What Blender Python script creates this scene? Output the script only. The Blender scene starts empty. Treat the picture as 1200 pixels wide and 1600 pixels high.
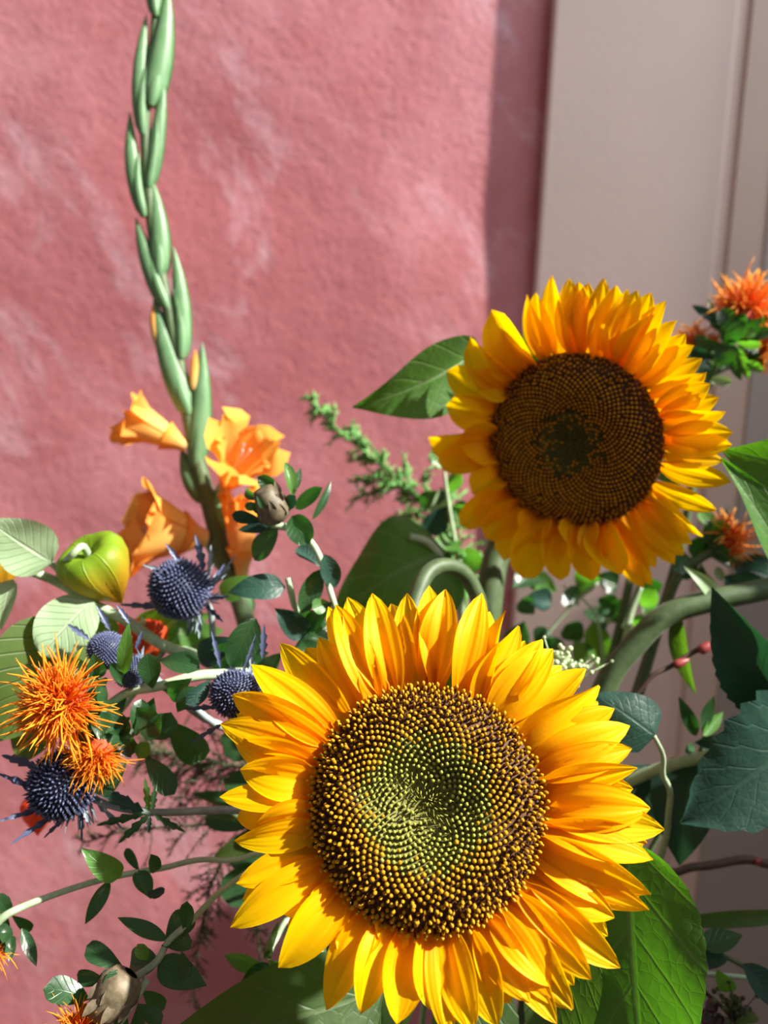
import bpy, math, random
from mathutils import Vector, Matrix, Euler, Quaternion
random.seed(7)
R = math.radians
scene = bpy.context.scene
COL = scene.collection

# ------------------------------------------------------------------ camera
F_PX = 1250.0
CAM = Vector((0, 0, 1.30))
ROT = Euler((R(82), 0, 0)).to_matrix() @ Matrix.Rotation(R(2.5), 3, 'Z')
cam_d = bpy.data.cameras.new('camera')
cam_d.sensor_fit = 'VERTICAL'; cam_d.sensor_height = 36; cam_d.sensor_width = 27
cam_d.lens = 36 * F_PX / 1600
cam_d.clip_start = 0.01
cam_d.dof.use_dof = True; cam_d.dof.focus_distance = 0.34; cam_d.dof.aperture_fstop = 5.6
cam = bpy.data.objects.new('camera', cam_d); COL.objects.link(cam)
cam.matrix_world = Matrix.Translation(CAM) @ ROT.to_4x4()
scene.camera = cam

# ------------------------------------------------------------------ world, sun, window light, exposure
SUN_TO = Vector((0.70, -0.18, 0.68)).normalized()
w = bpy.data.worlds.new('world'); scene.world = w; w.use_nodes = True
w.node_tree.nodes['Background'].inputs[0].default_value = (1.0, 0.93, 0.91, 1)
w.node_tree.nodes['Background'].inputs[1].default_value = 0.19
sun_d = bpy.data.lights.new('sun', 'SUN'); sun_d.energy = 11.5; sun_d.angle = R(1.5); sun_d.color = (1, 0.95, 0.86)
sun = bpy.data.objects.new('sun', sun_d); COL.objects.link(sun)
sun.location = CAM + SUN_TO * 4
sun.rotation_euler = SUN_TO.to_track_quat('Z', 'Y').to_euler()
win_d = bpy.data.lights.new('window_daylight', 'AREA'); win_d.shape = 'RECTANGLE'; win_d.size = 1.0; win_d.size_y = 1.0
win_d.energy = 7; win_d.color = (0.80, 0.90, 1.0)
win = bpy.data.objects.new('window_daylight', win_d); COL.objects.link(win)
win.location = CAM + Vector((0.66, 0.15, 0.70))
win.rotation_euler = Vector((1, 0, 0)).to_track_quat('Z', 'Y').to_euler()
vs = scene.view_settings
vs.view_transform = 'Standard'; vs.look = 'None'; vs.gamma = 1; vs.use_curve_mapping = False
vs.exposure = 0.18

# ------------------------------------------------------------------ helpers
def P(px, py, d):
    """a point of the place, d metres in front of the lens, seen at (px, py) of the 1200x1600 photograph"""
    return CAM + ROT @ Vector(((px - 600) / F_PX * d, -(py - 800) / F_PX * d, -d))
def ray(px, py):
    return (ROT @ Vector(((px - 600) / F_PX, -(py - 800) / F_PX, -1))).normalized()
def hit(px, py, p0, n):
    r = ray(px, py); return CAM + r * ((p0 - CAM).dot(n) / r.dot(n))
def px2m(px, d): return px / F_PX * d
def lerp(a, b, t): return a + (b - a) * t
def smooth(t): t = max(0, min(1, t)); return t * t * (3 - 2 * t)

def thing(name, base, label, cat, group=None):
    o = bpy.data.objects.new(name, None); COL.objects.link(o); o.location = base
    o.empty_display_size = 0.02; o['label'] = label; o['category'] = cat
    if group: o['group'] = group
    o['_w'] = tuple(base)
    return o
def wpos(o): return Vector(o['_w']) if o is not None and '_w' in o else Vector((0, 0, 0))
def mesh_data(name, verts, faces, mats, uvs=None, fm=None, smooth_=True):
    me = bpy.data.meshes.new(name); me.from_pydata([tuple(v) for v in verts], [], faces)
    for m in (mats if isinstance(mats, (list, tuple)) else [mats]): me.materials.append(m)
    if uvs is not None:
        ul = me.uv_layers.new(name='UVMap')
        for l in me.loops: ul.data[l.index].uv = uvs[l.vertex_index]
    if fm:
        for i, k in enumerate(fm): me.polygons[i].material_index = k
    if smooth_:
        for p in me.polygons: p.use_smooth = True
    me.update()
    return me
def put(name, me, parent, loc=None, rot=None, scale=None, label=None, kind=None):
    """link mesh data (local coords) at world loc as a child"""
    o = bpy.data.objects.new(name, me); COL.objects.link(o)
    if parent is not None: o.parent = parent
    b = wpos(parent)
    o.location = (loc - b) if loc is not None else (0, 0, 0)
    if rot is not None: o.rotation_mode = 'QUATERNION'; o.rotation_quaternion = rot
    if scale is not None: o.scale = scale if not isinstance(scale, (int, float)) else (scale,) * 3
    o['_w'] = tuple(loc if loc is not None else b)
    if label: o['label'] = label
    if kind: o['kind'] = kind
    return o
def part(name, verts, faces, mats, parent, uvs=None, fm=None, smooth_=True, label=None, kind=None):
    """mesh given in world coords -> a child whose origin is its first vertex's neighbourhood"""
    c = Vector(verts[0])
    me = mesh_data(name, [Vector(v) - c for v in verts], faces, mats, uvs, fm, smooth_)
    return put(name, me, parent, c, label=label, kind=kind)

def catmull(pts, n=6):
    pts = [Vector(p) for p in pts]
    if len(pts) < 3:
        return [pts[0].lerp(pts[-1], i / n) for i in range(n + 1)]
    out = []
    ext = [pts[0] * 2 - pts[1]] + pts + [pts[-1] * 2 - pts[-2]]
    for i in range(1, len(ext) - 2):
        p0, p1, p2, p3 = ext[i - 1:i + 3]
        for k in range(n):
            t = k / n
            out.append(0.5 * ((2 * p1) + (p2 - p0) * t + (2 * p0 - 5 * p1 + 4 * p2 - p3) * t * t + (3 * p1 - p0 - 3 * p2 + p3) * t ** 3))
    out.append(pts[-1]); return out
def tube_geo(path, radii, ns=8, cap=True):
    n = len(path)
    rr = lambda i: radii if isinstance(radii, (int, float)) else (lambda f: lerp(radii[int(f)], radii[min(int(f) + 1, len(radii) - 1)], f - int(f)))(i / max(1, n - 1) * (len(radii) - 1))
    V, Fc, U = [], [], []
    ref = None
    for i in range(n):
        t = (path[min(i + 1, n - 1)] - path[max(i - 1, 0)]).normalized()
        if ref is None:
            ref = t.orthogonal().normalized()
        ref = (ref - t * ref.dot(t)).normalized()
        b = t.cross(ref)
        r = rr(i)
        for k in range(ns):
            a = 2 * math.pi * k / ns
            V.append(path[i] + (ref * math.cos(a) + b * math.sin(a)) * r); U.append((k / ns, i / (n - 1)))
    for i in range(n - 1):
        for k in range(ns):
            Fc.append((i * ns + k, i * ns + (k + 1) % ns, (i + 1) * ns + (k + 1) % ns, (i + 1) * ns + k))
    if cap:
        Fc.append(tuple(range(ns - 1, -1, -1))); Fc.append(tuple((n - 1) * ns + k for k in range(ns)))
    return V, Fc, U
def tube(name, pts, radii, mat, parent, ns=8, n=6, label=None):
    V, Fc, U = tube_geo(catmull(pts, n), radii, ns)
    return part(name, V, Fc, mat, parent, U, label=label)
class Geo:
    def __init__(s): s.V = []; s.F = []; s.M = []; s.U = []
    def add(s, V, Fc, m=0, U=None):
        o = len(s.V); s.V += list(V); s.F += [tuple(i + o for i in f) for f in Fc]; s.M += [m] * len(Fc)
        s.U += U if U else [(0, 0)] * len(V)
    def build(s, name, mats, parent, label=None, kind=None):
        return part(name, s.V, s.F, mats, parent, s.U, s.M, label=label, kind=kind)

# ------------------------------------------------------------------ materials
def nt(name):
    m = bpy.data.materials.new(name); m.use_nodes = True; t = m.node_tree; t.nodes.clear()
    out = t.nodes.new('ShaderNodeOutputMaterial'); return m, t, out
def node(t, typ, **kw):
    n = t.nodes.new(typ)
    for k, v in kw.items():
        if k.startswith('i_'): n.inputs[k[2:].replace('_', ' ')].default_value = v
        else: setattr(n, k, v)
    return n
def mixc(t, fac, a, b, blend='MIX'):
    n = t.nodes.new('ShaderNodeMix'); n.data_type = 'RGBA'; n.blend_type = blend
    for s, v in ((0, fac), (6, a), (7, b)):
        if isinstance(v, bpy.types.NodeSocket): t.links.new(v, n.inputs[s])
        else: n.inputs[s].default_value = v if s == 0 else (*v, 1) if len(v) == 3 else v
    return n.outputs[2]
def math_(t, op, a, b=None, c=None):
    n = t.nodes.new('ShaderNodeMath'); n.operation = op
    for i, v in enumerate((a, b, c)):
        if v is None: continue
        if isinstance(v, bpy.types.NodeSocket): t.links.new(v, n.inputs[i])
        else: n.inputs[i].default_value = v
    return n.outputs[0]
def ramp(t, fac, stops):
    n = t.nodes.new('ShaderNodeValToRGB'); e = n.color_ramp.elements
    while len(e) < len(stops): e.new(0.5)
    for i, (p, c) in enumerate(stops): e[i].position = p; e[i].color = (*c, 1) if len(c) == 3 else c
    t.links.new(fac, n.inputs[0]); return n.outputs[0]
def shade(t, out, col, rough=0.5, trans=0.0, tcol=None, bump=None, bstr=0.3, bdist=0.001, spec=0.5, sheen=0.0):
    p = t.nodes.new('ShaderNodeBsdfPrincipled')
    if isinstance(col, bpy.types.NodeSocket): t.links.new(col, p.inputs['Base Color'])
    else: p.inputs['Base Color'].default_value = (*col, 1)
    if isinstance(rough, bpy.types.NodeSocket): t.links.new(rough, p.inputs['Roughness'])
    else: p.inputs['Roughness'].default_value = rough
    p.inputs['Specular IOR Level'].default_value = spec
    if sheen: p.inputs['Sheen Weight'].default_value = sheen; p.inputs['Sheen Roughness'].default_value = 0.4
    bn = None
    if bump is not None:
        b = t.nodes.new('ShaderNodeBump'); b.inputs['Strength'].default_value = bstr; b.inputs['Distance'].default_value = bdist
        t.links.new(bump, b.inputs['Height']); t.links.new(b.outputs[0], p.inputs['Normal']); bn = b.outputs[0]
    last = p.outputs[0]
    if trans > 0:
        tr = t.nodes.new('ShaderNodeBsdfTranslucent')
        c = tcol if tcol is not None else col
        if isinstance(c, bpy.types.NodeSocket): t.links.new(c, tr.inputs[0])
        else: tr.inputs[0].default_value = (*c, 1)
        if bn: t.links.new(bn, tr.inputs['Normal'])
        mx = t.nodes.new('ShaderNodeMixShader'); mx.inputs[0].default_value = trans
        t.links.new(p.outputs[0], mx.inputs[1]); t.links.new(tr.outputs[0], mx.inputs[2]); last = mx.outputs[0]
    t.links.new(last, out.inputs[0])
def noise(t, scale, detail=3, rough=0.5, vec=None, dist=0.0):
    n = t.nodes.new('ShaderNodeTexNoise'); n.inputs['Scale'].default_value = scale; n.inputs['Detail'].default_value = detail
    n.inputs['Roughness'].default_value = rough; n.inputs['Distortion'].default_value = dist
    if vec is not None: t.links.new(vec, n.inputs['Vector'])
    return n.outputs[0]
def uvsep(t):
    u = t.nodes.new('ShaderNodeUVMap'); s = t.nodes.new('ShaderNodeSeparateXYZ'); t.links.new(u.outputs[0], s.inputs[0]); return s.outputs[0], s.outputs[1]
def objpos(t):
    return t.nodes.new('ShaderNodeTexCoord').outputs['Object']
def geopos(t):
    return t.nodes.new('ShaderNodeNewGeometry').outputs['Position']

def mat_simple(name, c1, c2=None, rough=0.5, trans=0.0, tcol=None, scale=120, bstr=0.15, spec=0.5, sheen=0.0, rnd=0.15):
    m, t, out = nt(name)
    c2 = c2 or tuple(x * 0.7 for x in c1)
    nz = noise(t, scale, 3, 0.6, geopos(t))
    col = mixc(t, ramp(t, nz, [(0.35, (0, 0, 0)), (0.65, (1, 1, 1))]), c1, c2)
    oi = t.nodes.new('ShaderNodeObjectInfo')
    hsv = t.nodes.new('ShaderNodeHueSaturation')
    t.links.new(col, hsv.inputs['Color'])
    t.links.new(math_(t, 'MULTIPLY_ADD', oi.outputs['Random'], 2 * rnd, 1 - rnd), hsv.inputs['Value'])
    tc = tcol
    shade(t, out, hsv.outputs[0], rough, trans, tc, nz, bstr, 0.0006, spec, sheen)
    return m
def mat_petal(name, base, mid, tip, tbase, tmid, trans=0.45, vein=0.35):
    m, t, out = nt(name)
    u, v = uvsep(t)
    col = ramp(t, v, [(0.0, base), (0.3, mid), (1.0, tip)])
    tc = ramp(t, v, [(0.0, tbase), (0.4, tmid), (1.0, tmid)])
    st = math_(t, 'SINE', math_(t, 'MULTIPLY', u, 22.0))
    nz = noise(t, 260, 2, 0.5, geopos(t))
    h = math_(t, 'ADD', math_(t, 'MULTIPLY', st, 0.5), nz)
    oi = t.nodes.new('ShaderNodeObjectInfo')
    hsv = t.nodes.new('ShaderNodeHueSaturation'); t.links.new(col, hsv.inputs['Color'])
    t.links.new(math_(t, 'MULTIPLY_ADD', oi.outputs['Random'], 0.024, 0.488), hsv.inputs['Hue'])
    shade(t, out, hsv.outputs[0], 0.5, trans, tc, h, vein, 0.0004, 0.16)
    return m
def mat_leaf(name, c1, c2, veinc, tcol, trans=0.3, rough=0.4, nv=7, spec=0.5, bstr=0.6, sheen=0.0, net=0.0, veinamt=0.7):
    m, t, out = nt(name)
    u, v = uvsep(t)
    au = math_(t, 'ABSOLUTE', u)
    # side veins sweep forward from the midrib
    ph = math_(t, 'SUBTRACT', math_(t, 'MULTIPLY', v, nv), math_(t, 'MULTIPLY', math_(t, 'POWER', au, 0.85), nv * 0.30))
    fr = math_(t, 'ABSOLUTE', math_(t, 'SUBTRACT', math_(t, 'FRACT', ph), 0.5))
    side = ramp(t, fr, [(0.0, (1, 1, 1)), (0.045, (0.25, 0.25, 0.25)), (0.09, (0, 0, 0))])
    mid = ramp(t, au, [(0.0, (1, 1, 1)), (0.035, (0.8, 0.8, 0.8)), (0.06, (0, 0, 0))])
    vm = math_(t, 'MAXIMUM', side, mid)
    if net > 0:
        vo = t.nodes.new('ShaderNodeTexVoronoi'); vo.feature = 'DISTANCE_TO_EDGE'; vo.inputs['Scale'].default_value = net
        t.links.new(geopos(t), vo.inputs['Vector'])
        nn = ramp(t, vo.outputs['Distance'], [(0.0, (0.5, 0.5, 0.5)), (0.06, (0, 0, 0))])
        vm = math_(t, 'MAXIMUM', vm, math_(t, 'MULTIPLY', nn, 0.35))
        puff = math_(t, 'MINIMUM', vo.outputs['Distance'], 0.3)
    nz = noise(t, 90, 4, 0.6, geopos(t))
    col = mixc(t, ramp(t, nz, [(0.3, (0, 0, 0)), (0.7, (1, 1, 1))]), c1, c2)
    col = mixc(t, math_(t, 'MULTIPLY', vm, veinamt), col, veinc)
    oi = t.nodes.new('ShaderNodeObjectInfo')
    hsv = t.nodes.new('ShaderNodeHueSaturation'); t.links.new(col, hsv.inputs['Color'])
    t.links.new(math_(t, 'MULTIPLY_ADD', oi.outputs['Random'], 0.3, 0.85), hsv.inputs['Value'])
    tc = mixc(t, math_(t, 'MULTIPLY', vm, 0.5), tcol, tuple(x * 0.4 for x in tcol))
    h = math_(t, 'SUBTRACT', math_(t, 'MULTIPLY', nz, 0.5), math_(t, 'MULTIPLY', vm, 0.6 if net else 1.0))
    if net > 0: h = math_(t, 'ADD', h, math_(t, 'MULTIPLY', puff, 0.45))
    shade(t, out, hsv.outputs[0], rough, trans, tc, h, bstr, 0.0008, spec, sheen)
    return m

# pink limewashed plaster
def mat_plaster():
    m, t, out = nt('pink_plaster')
    p = geopos(t)
    n1 = noise(t, 3.2, 6, 0.62, p, 0.6); n2 = noise(t, 11, 6, 0.65, p); n3 = noise(t, 160, 4, 0.6, p); n4 = noise(t, 34, 5, 0.65, p, 0.4)
    col = mixc(t, ramp(t, n1, [(0.36, (0, 0, 0)), (0.66, (1, 1, 1))]), (0.50, 0.165, 0.185), (0.64, 0.285, 0.315))
    col = mixc(t, ramp(t, n2, [(0.40, (0, 0, 0)), (0.75, (0.7, 0.7, 0.7))]), col, (0.45, 0.125, 0.135))
    m0 = t.nodes.new('ShaderNodeMapping'); m0.inputs['Rotation'].default_value = (0, R(-50), 0); t.links.new(p, m0.inputs[0])
    mp = t.nodes.new('ShaderNodeMapping'); mp.inputs['Scale'].default_value = (2.0, 1, 4.2)
    t.links.new(m0.outputs[0], mp.inputs[0])
    n5 = noise(t, 2.2, 8, 0.72, mp.outputs[0], 0.5)
    col = mixc(t, ramp(t, n5, [(0.53, (0, 0, 0)), (0.70, (0.75, 0.75, 0.75))]), col, (0.76, 0.50, 0.57))
    col = mixc(t, ramp(t, n3, [(0.30, (0.35, 0.35, 0.35)), (0.45, (0, 0, 0))]), col, (0.30, 0.06, 0.06))
    vo = t.nodes.new('ShaderNodeTexVoronoi'); vo.inputs['Scale'].default_value = 75; t.links.new(p, vo.inputs['Vector'])
    pits = ramp(t, vo.outputs['Distance'], [(0.0, (0, 0, 0)), (0.28, (1, 1, 1))])
    h = math_(t, 'ADD', math_(t, 'MULTIPLY', n4, 1.3), math_(t, 'ADD', math_(t, 'MULTIPLY', n3, 0.5), math_(t, 'MULTIPLY', pits, 0.22)))
    shade(t, out, col, 0.72, 0, None, h, 0.42, 0.0024, 0.3)
    return m
def mat_paint(name, c):
    m, t, out = nt(name)
    p = geopos(t)
    nz = noise(t, 6, 4, 0.5, p); n2 = noise(t, 220, 2, 0.5, p)
    col = mixc(t, ramp(t, nz, [(0.3, (0, 0, 0)), (0.7, (1, 1, 1))]), c, tuple(x * 0.92 for x in c))
    shade(t, out, col, 0.45, 0, None, n2, 0.08, 0.001, 0.4)
    return m
M = {}
M['plaster'] = mat_plaster()
M['panel'] = mat_paint('white_paint_pink_bounce', (0.86, 0.67, 0.62))  # white paint with the wall's pink bounce light put into its colour
M['panel3'] = mat_paint('grey_paint', (0.40, 0.36, 0.34))
M['panel2'] = mat_paint('cream_paint_door', (0.72, 0.55, 0.48))
M['petal'] = mat_petal('sunflower_petal', (0.80, 0.27, 0.0), (0.95, 0.49, 0.0), (0.98, 0.62, 0.001), (0.95, 0.34, 0.0), (1.0, 0.60, 0.0), 0.5, 0.22)
M['glad'] = mat_petal('gladiolus_petal', (0.95, 0.74, 0.30), (0.95, 0.62, 0.18), (0.93, 0.38, 0.06), (0.95, 0.62, 0.18), (0.97, 0.50, 0.08), 0.42, 0.05)
M['glad_stamen'] = mat_simple('stamen', (0.8, 0.45, 0.35), rough=0.5, trans=0.2, tcol=(0.8, 0.4, 0.2))
M['floret_dark'] = mat_simple('floret_brown', (0.17, 0.055, 0.006), (0.09, 0.026, 0.003), 0.7, scale=900, rnd=0.3, spec=0.12)
M['floret_gold'] = mat_simple('floret_gold', (0.58, 0.32, 0.012), (0.40, 0.20, 0.008), 0.5, scale=1200, rnd=0.25, spec=0.12)
M['floret_amber'] = mat_simple('floret_amber', (0.52, 0.23, 0.012), (0.36, 0.14, 0.006), 0.55, scale=1200, rnd=0.2, spec=0.12)
M['floret_green'] = mat_simple('floret_green', (0.42, 0.42, 0.07), (0.27, 0.28, 0.05), 0.6, scale=900, spec=0.12)
M['floret_olive'] = mat_simple('floret_olive', (0.11, 0.10, 0.02), (0.06, 0.05, 0.01), 0.65, scale=900, spec=0.12)
M['disc'] = mat_simple('disc_brown', (0.09, 0.035, 0.008), (0.05, 0.02, 0.005), 0.8, scale=500)
M['disc_green'] = mat_simple('disc_green', (0.17, 0.16, 0.03), (0.10, 0.10, 0.02), 0.8, scale=500)
M['stem'] = mat_simple('stem_green', (0.075, 0.12, 0.045), (0.05, 0.085, 0.03), 0.55, scale=200, sheen=0.07)
M['stem_pale'] = mat_simple('stem_pale', (0.42, 0.52, 0.34), (0.30, 0.40, 0.24), 0.4, scale=150)
M['stem_blue'] = mat_simple('stem_bluish', (0.32, 0.38, 0.38), (0.22, 0.28, 0.30), 0.35, scale=150)
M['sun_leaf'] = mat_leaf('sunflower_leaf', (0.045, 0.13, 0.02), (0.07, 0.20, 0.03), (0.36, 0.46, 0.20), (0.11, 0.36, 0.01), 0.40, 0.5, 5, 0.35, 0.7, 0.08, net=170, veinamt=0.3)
M['sun_leaf_dark'] = mat_leaf('sunflower_leaf_shade_tint', (0.035, 0.075, 0.02), (0.055, 0.10, 0.03), (0.16, 0.22, 0.09), (0.14, 0.36, 0.01), 0.34, 0.5, 5, 0.35, 0.7, 0.05, net=150, veinamt=0.4)  # darker copy of the sunflower leaf, shade put into the colour
M['sun_leaf_blue'] = mat_leaf('sunflower_leaf_bluish', (0.014, 0.048, 0.036), (0.022, 0.068, 0.048), (0.09, 0.17, 0.13), (0.03, 0.16, 0.04), 0.15, 0.45, 7, 0.35, 0.5, 0.0, net=240, veinamt=0.15)
M['saf_leaf'] = mat_leaf('glossy_dark_leaf', (0.018, 0.055, 0.02), (0.03, 0.085, 0.03), (0.05, 0.12, 0.05), (0.06, 0.34, 0.015), 0.28, 0.32, 6, 0.6, 0.35, veinamt=0.45)
M['green_leaf'] = mat_leaf('fresh_green_leaf', (0.06, 0.17, 0.03), (0.09, 0.23, 0.045), (0.15, 0.30, 0.08), (0.20, 0.62, 0.03), 0.4, 0.38, 6, 0.5, 0.4, veinamt=0.5)
M['phys_leaf'] = mat_leaf('pale_green_leaf', (0.34, 0.50, 0.27), (0.42, 0.58, 0.34), (0.60, 0.72, 0.50), (0.30, 0.5, 0.12), 0.3, 0.45, 9, 0.4, 0.7, veinamt=0.6)
M['phys_leaf_dark'] = mat_leaf('mid_green_leaf', (0.06, 0.11, 0.025), (0.09, 0.15, 0.03), (0.14, 0.2, 0.06), (0.16, 0.36, 0.03), 0.35, 0.5, 8, 0.4, 0.7, veinamt=0.5)
M['glad_green'] = mat_leaf('gladiolus_sheath', (0.12, 0.25, 0.11), (0.17, 0.32, 0.15), (0.30, 0.46, 0.28), (0.25, 0.5, 0.10), 0.2, 0.42, 1, 0.45, 0.15, veinamt=0.2)
M['saf_fil'] = mat_petal('safflower_filament', (0.80, 0.10, 0.015), (0.92, 0.22, 0.012), (0.95, 0.42, 0.03), (0.9, 0.15, 0.01), (0.95, 0.35, 0.01), 0.35, 0.0)
M['saf_fil_red'] = mat_petal('safflower_filament_red', (0.80, 0.07, 0.04), (0.92, 0.16, 0.05), (0.98, 0.58, 0.07), (0.8, 0.05, 0.02), (0.95, 0.3, 0.02), 0.35, 0.0)
M['saf_core'] = mat_simple('safflower_core', (0.55, 0.06, 0.015), (0.4, 0.04, 0.01), 0.7)
M['bud_tan'] = mat_simple('bud_tan', (0.18, 0.14, 0.085), (0.07, 0.055, 0.03), 0.6, scale=170)
M['ery_blue'] = mat_simple('sea_holly_blue', (0.055, 0.065, 0.135), (0.03, 0.035, 0.085), 0.5, scale=500, rnd=0.2)
M['ery_tip'] = mat_simple('sea_holly_tip', (0.12, 0.145, 0.25), (0.07, 0.085, 0.17), 0.45, scale=500)
M['ery_bract'] = mat_leaf('sea_holly_bract', (0.05, 0.065, 0.13), (0.08, 0.10, 0.19), (0.2, 0.25, 0.36), (0.08, 0.10, 0.22), 0.15, 0.35, 5, 0.6, 0.4, veinamt=0.5)
M['ery_bract_pale'] = mat_leaf('sea_holly_bract_pale', (0.20, 0.26, 0.34), (0.30, 0.37, 0.42), (0.45, 0.5, 0.5), (0.15, 0.2, 0.25), 0.15, 0.4, 5, 0.5, 0.4, veinamt=0.5)
M['lantern_green'] = None
def mat_lantern(name, top, bot, tcol):
    m, t, out = nt(name)
    u, v = uvsep(t)
    nz = noise(t, 70, 4, 0.6, geopos(t))
    vv = math_(t, 'ADD', v, math_(t, 'MULTIPLY', math_(t, 'SUBTRACT', nz, 0.5), 0.35))
    col = ramp(t, vv, [(0.40, top), (0.80, bot)])
    wv = math_(t, 'ABSOLUTE', math_(t, 'SUBTRACT', math_(t, 'FRACT', math_(t, 'MULTIPLY', u, 10.0)), 0.5))
    vein = ramp(t, wv, [(0.0, (1, 1, 1)), (0.05, (0, 0, 0))])
    h = math_(t, 'ADD', nz, vein)
    shade(t, out, mixc(t, math_(t, 'MULTIPLY', vein, 0.35), col, tuple(min(1, x * 1.6) for x in top)), 0.5, 0.3, tcol, h, 0.5, 0.001, 0.35)
    return m
M['lantern_green'] = mat_lantern('lantern_green', (0.18, 0.32, 0.015), (0.62, 0.25, 0.012), (0.4, 0.5, 0.0))
M['lantern_red'] = mat_lantern('lantern_red', (0.75, 0.07, 0.02), (0.85, 0.14, 0.03), (0.9, 0.12, 0.02))
M['fern_pale'] = mat_simple('fern_pale', (0.20, 0.46, 0.12), (0.14, 0.36, 0.08), 0.5, 0.35, (0.2, 0.55, 0.05))
M['fern_dark'] = mat_simple('fern_dark', (0.06, 0.075, 0.03), (0.09, 0.10, 0.05), 0.6, 0.2, (0.1, 0.14, 0.03))
M['twig'] = mat_simple('twig_bark', (0.10, 0.05, 0.035), (0.05, 0.025, 0.02), 0.6, scale=300)
M['twig_bud'] = mat_simple('twig_bud', (0.35, 0.05, 0.05), (0.2, 0.03, 0.03), 0.45, scale=300)
M['berry'] = mat_simple('dark_berry', (0.03, 0.015, 0.02), (0.05, 0.02, 0.03), 0.25, scale=200)
M['umbel'] = mat_simple('pale_umbel', (0.55, 0.66, 0.42), (0.40, 0.52, 0.28), 0.5, 0.2, (0.5, 0.6, 0.3), scale=300)

# ------------------------------------------------------------------ setting
def cam_face(): return (ROT @ Vector((0, 0, 1)))
WALL_Y = 0.86
def wall_h(x, z):
    from mathutils import noise as N
    q = Vector((x * 2.3, 0.3, z * 2.3))
    a = N.fractal(q, 0.9, 2.1, 3) * 0.0035
    b = N.noise(Vector((x * 6 + z * 5, 1.7, z * 4 - x * 4))) * 0.0026 + N.noise(Vector((x * 17, 4.7, z * 15))) * 0.0005
    return a + b
def build_wall():
    x0, x1, z0, z1, nx, nz = -1.3, 0.9, 0.0, 2.35, 180, 190
    V = [(lerp(x0, x1, i / nx), WALL_Y - wall_h(lerp(x0, x1, i / nx), lerp(z0, z1, j / nz)), lerp(z0, z1, j / nz)) for j in range(nz + 1) for i in range(nx + 1)]
    Fc = [(j * (nx + 1) + i, j * (nx + 1) + i + 1, (j + 1) * (nx + 1) + i + 1, (j + 1) * (nx + 1) + i) for j in range(nz) for i in range(nx)]
    o = part('wall_back', V, Fc, M['plaster'], None)
    o['kind'] = 'structure'; o['label'] = 'rough pink limewashed plaster wall behind the flowers'
    return o
build_wall()
V = [(-1.3, -1.2, 0), (1.3, -1.2, 0), (1.3, 0.9, 0), (-1.3, 0.9, 0), (-1.3, -1.2, -0.03), (1.3, -1.2, -0.03), (1.3, 0.9, -0.03), (-1.3, 0.9, -0.03)]
fl = part('floor', V, [(0, 1, 2, 3), (7, 6, 5, 4), (0, 4, 5, 1), (1, 5, 6, 2), (2, 6, 7, 3), (3, 7, 4, 0)], mat_paint('wooden_floor', (0.30, 0.19, 0.12)), None, smooth_=False); fl['kind'] = 'structure'; fl['label'] = 'brown floor below the bouquet'
V = [(x, y, z) for z in (0.0, 1.48) for x, y in ((0.62, -1.2), (0.70, -1.2), (0.70, 0.9), (0.62, 0.9))]  # unseen low wall, added to keep sun off the lower right leaves
wr = part('wall_shade_right', V, [(0, 1, 5, 4), (1, 2, 6, 5), (2, 3, 7, 6), (3, 0, 4, 7), (3, 2, 1, 0), (4, 5, 6, 7)], mat_paint('cream_wall_paint', (0.62, 0.55, 0.48)), None, smooth_=False); wr['kind'] = 'structure'; wr['label'] = 'unseen low cream wall added on the right to shade the lower leaves'
# white panelled jamb, board tinted with pink bounce light, standing in front of the pink wall on the right: a splayed board with a groove and a moulding
PB = R(13.2)
def prism(name, prof, z0, z1, mat, kind='structure', label=None, bevel=0.0):
    n = len(prof)
    V = [(x, y, z0) for x, y in prof] + [(x, y, z1) for x, y in prof]
    Fc = [(i, (i + 1) % n, n + (i + 1) % n, n + i) for i in range(n)] + [tuple(range(n - 1, -1, -1)), tuple(range(n, 2 * n))]
    o = part(name, V, Fc, mat, None, smooth_=False)
    o['kind'] = kind
    if label: o['label'] = label
    return o
Lx, Ly = 0.145, 0.850
def pj(s, out=0.0):  # along the jamb face, out = towards the room
    return (Lx + s * math.cos(PB) - out * math.sin(PB), Ly - s * math.sin(PB) - out * math.cos(PB))
q0 = CAM + ray(1130, 230) * (((Vector((Lx, Ly, 0)) - CAM).dot(Vector((math.sin(PB), math.cos(PB), 0)))) / ray(1130, 230).dot(Vector((math.sin(PB), math.cos(PB), 0))))
GS = (q0.x - Lx) / math.cos(PB)
prism('trim_1', [pj(0), pj(0.004, 0.003), pj(GS), pj(GS + 0.002, -0.005), pj(GS + 0.014, -0.005), pj(GS + 0.014, -0.012), (Lx + 0.2, WALL_Y + 0.02), (Lx + 0.012, WALL_Y + 0.02)], 0.0, 2.35, M['panel'], label='white painted board in the corner, pink bounce light tinted in')
prism('trim_2', [pj(GS + 0.0145, 0.0), pj(GS + 0.046, 0.0), pj(GS + 0.046, -0.012), pj(GS + 0.0145, -0.012)], 0.0, 2.35, M['panel2'], label='narrow cream moulding beside the board')
prism('trim_3', [pj(GS + 0.0465, 0.002), pj(GS + 0.20, 0.002), pj(GS + 0.20, -0.013), pj(GS + 0.0465, -0.013)], 0.0, 2.35, M['panel3'], label='grey painted frame at the right edge')

# ------------------------------------------------------------------ plant builders
G0 = P(640, 1960, 0.47)     # where the stems gather below the picture
def face_cam(p): return (CAM - p).normalized()

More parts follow.
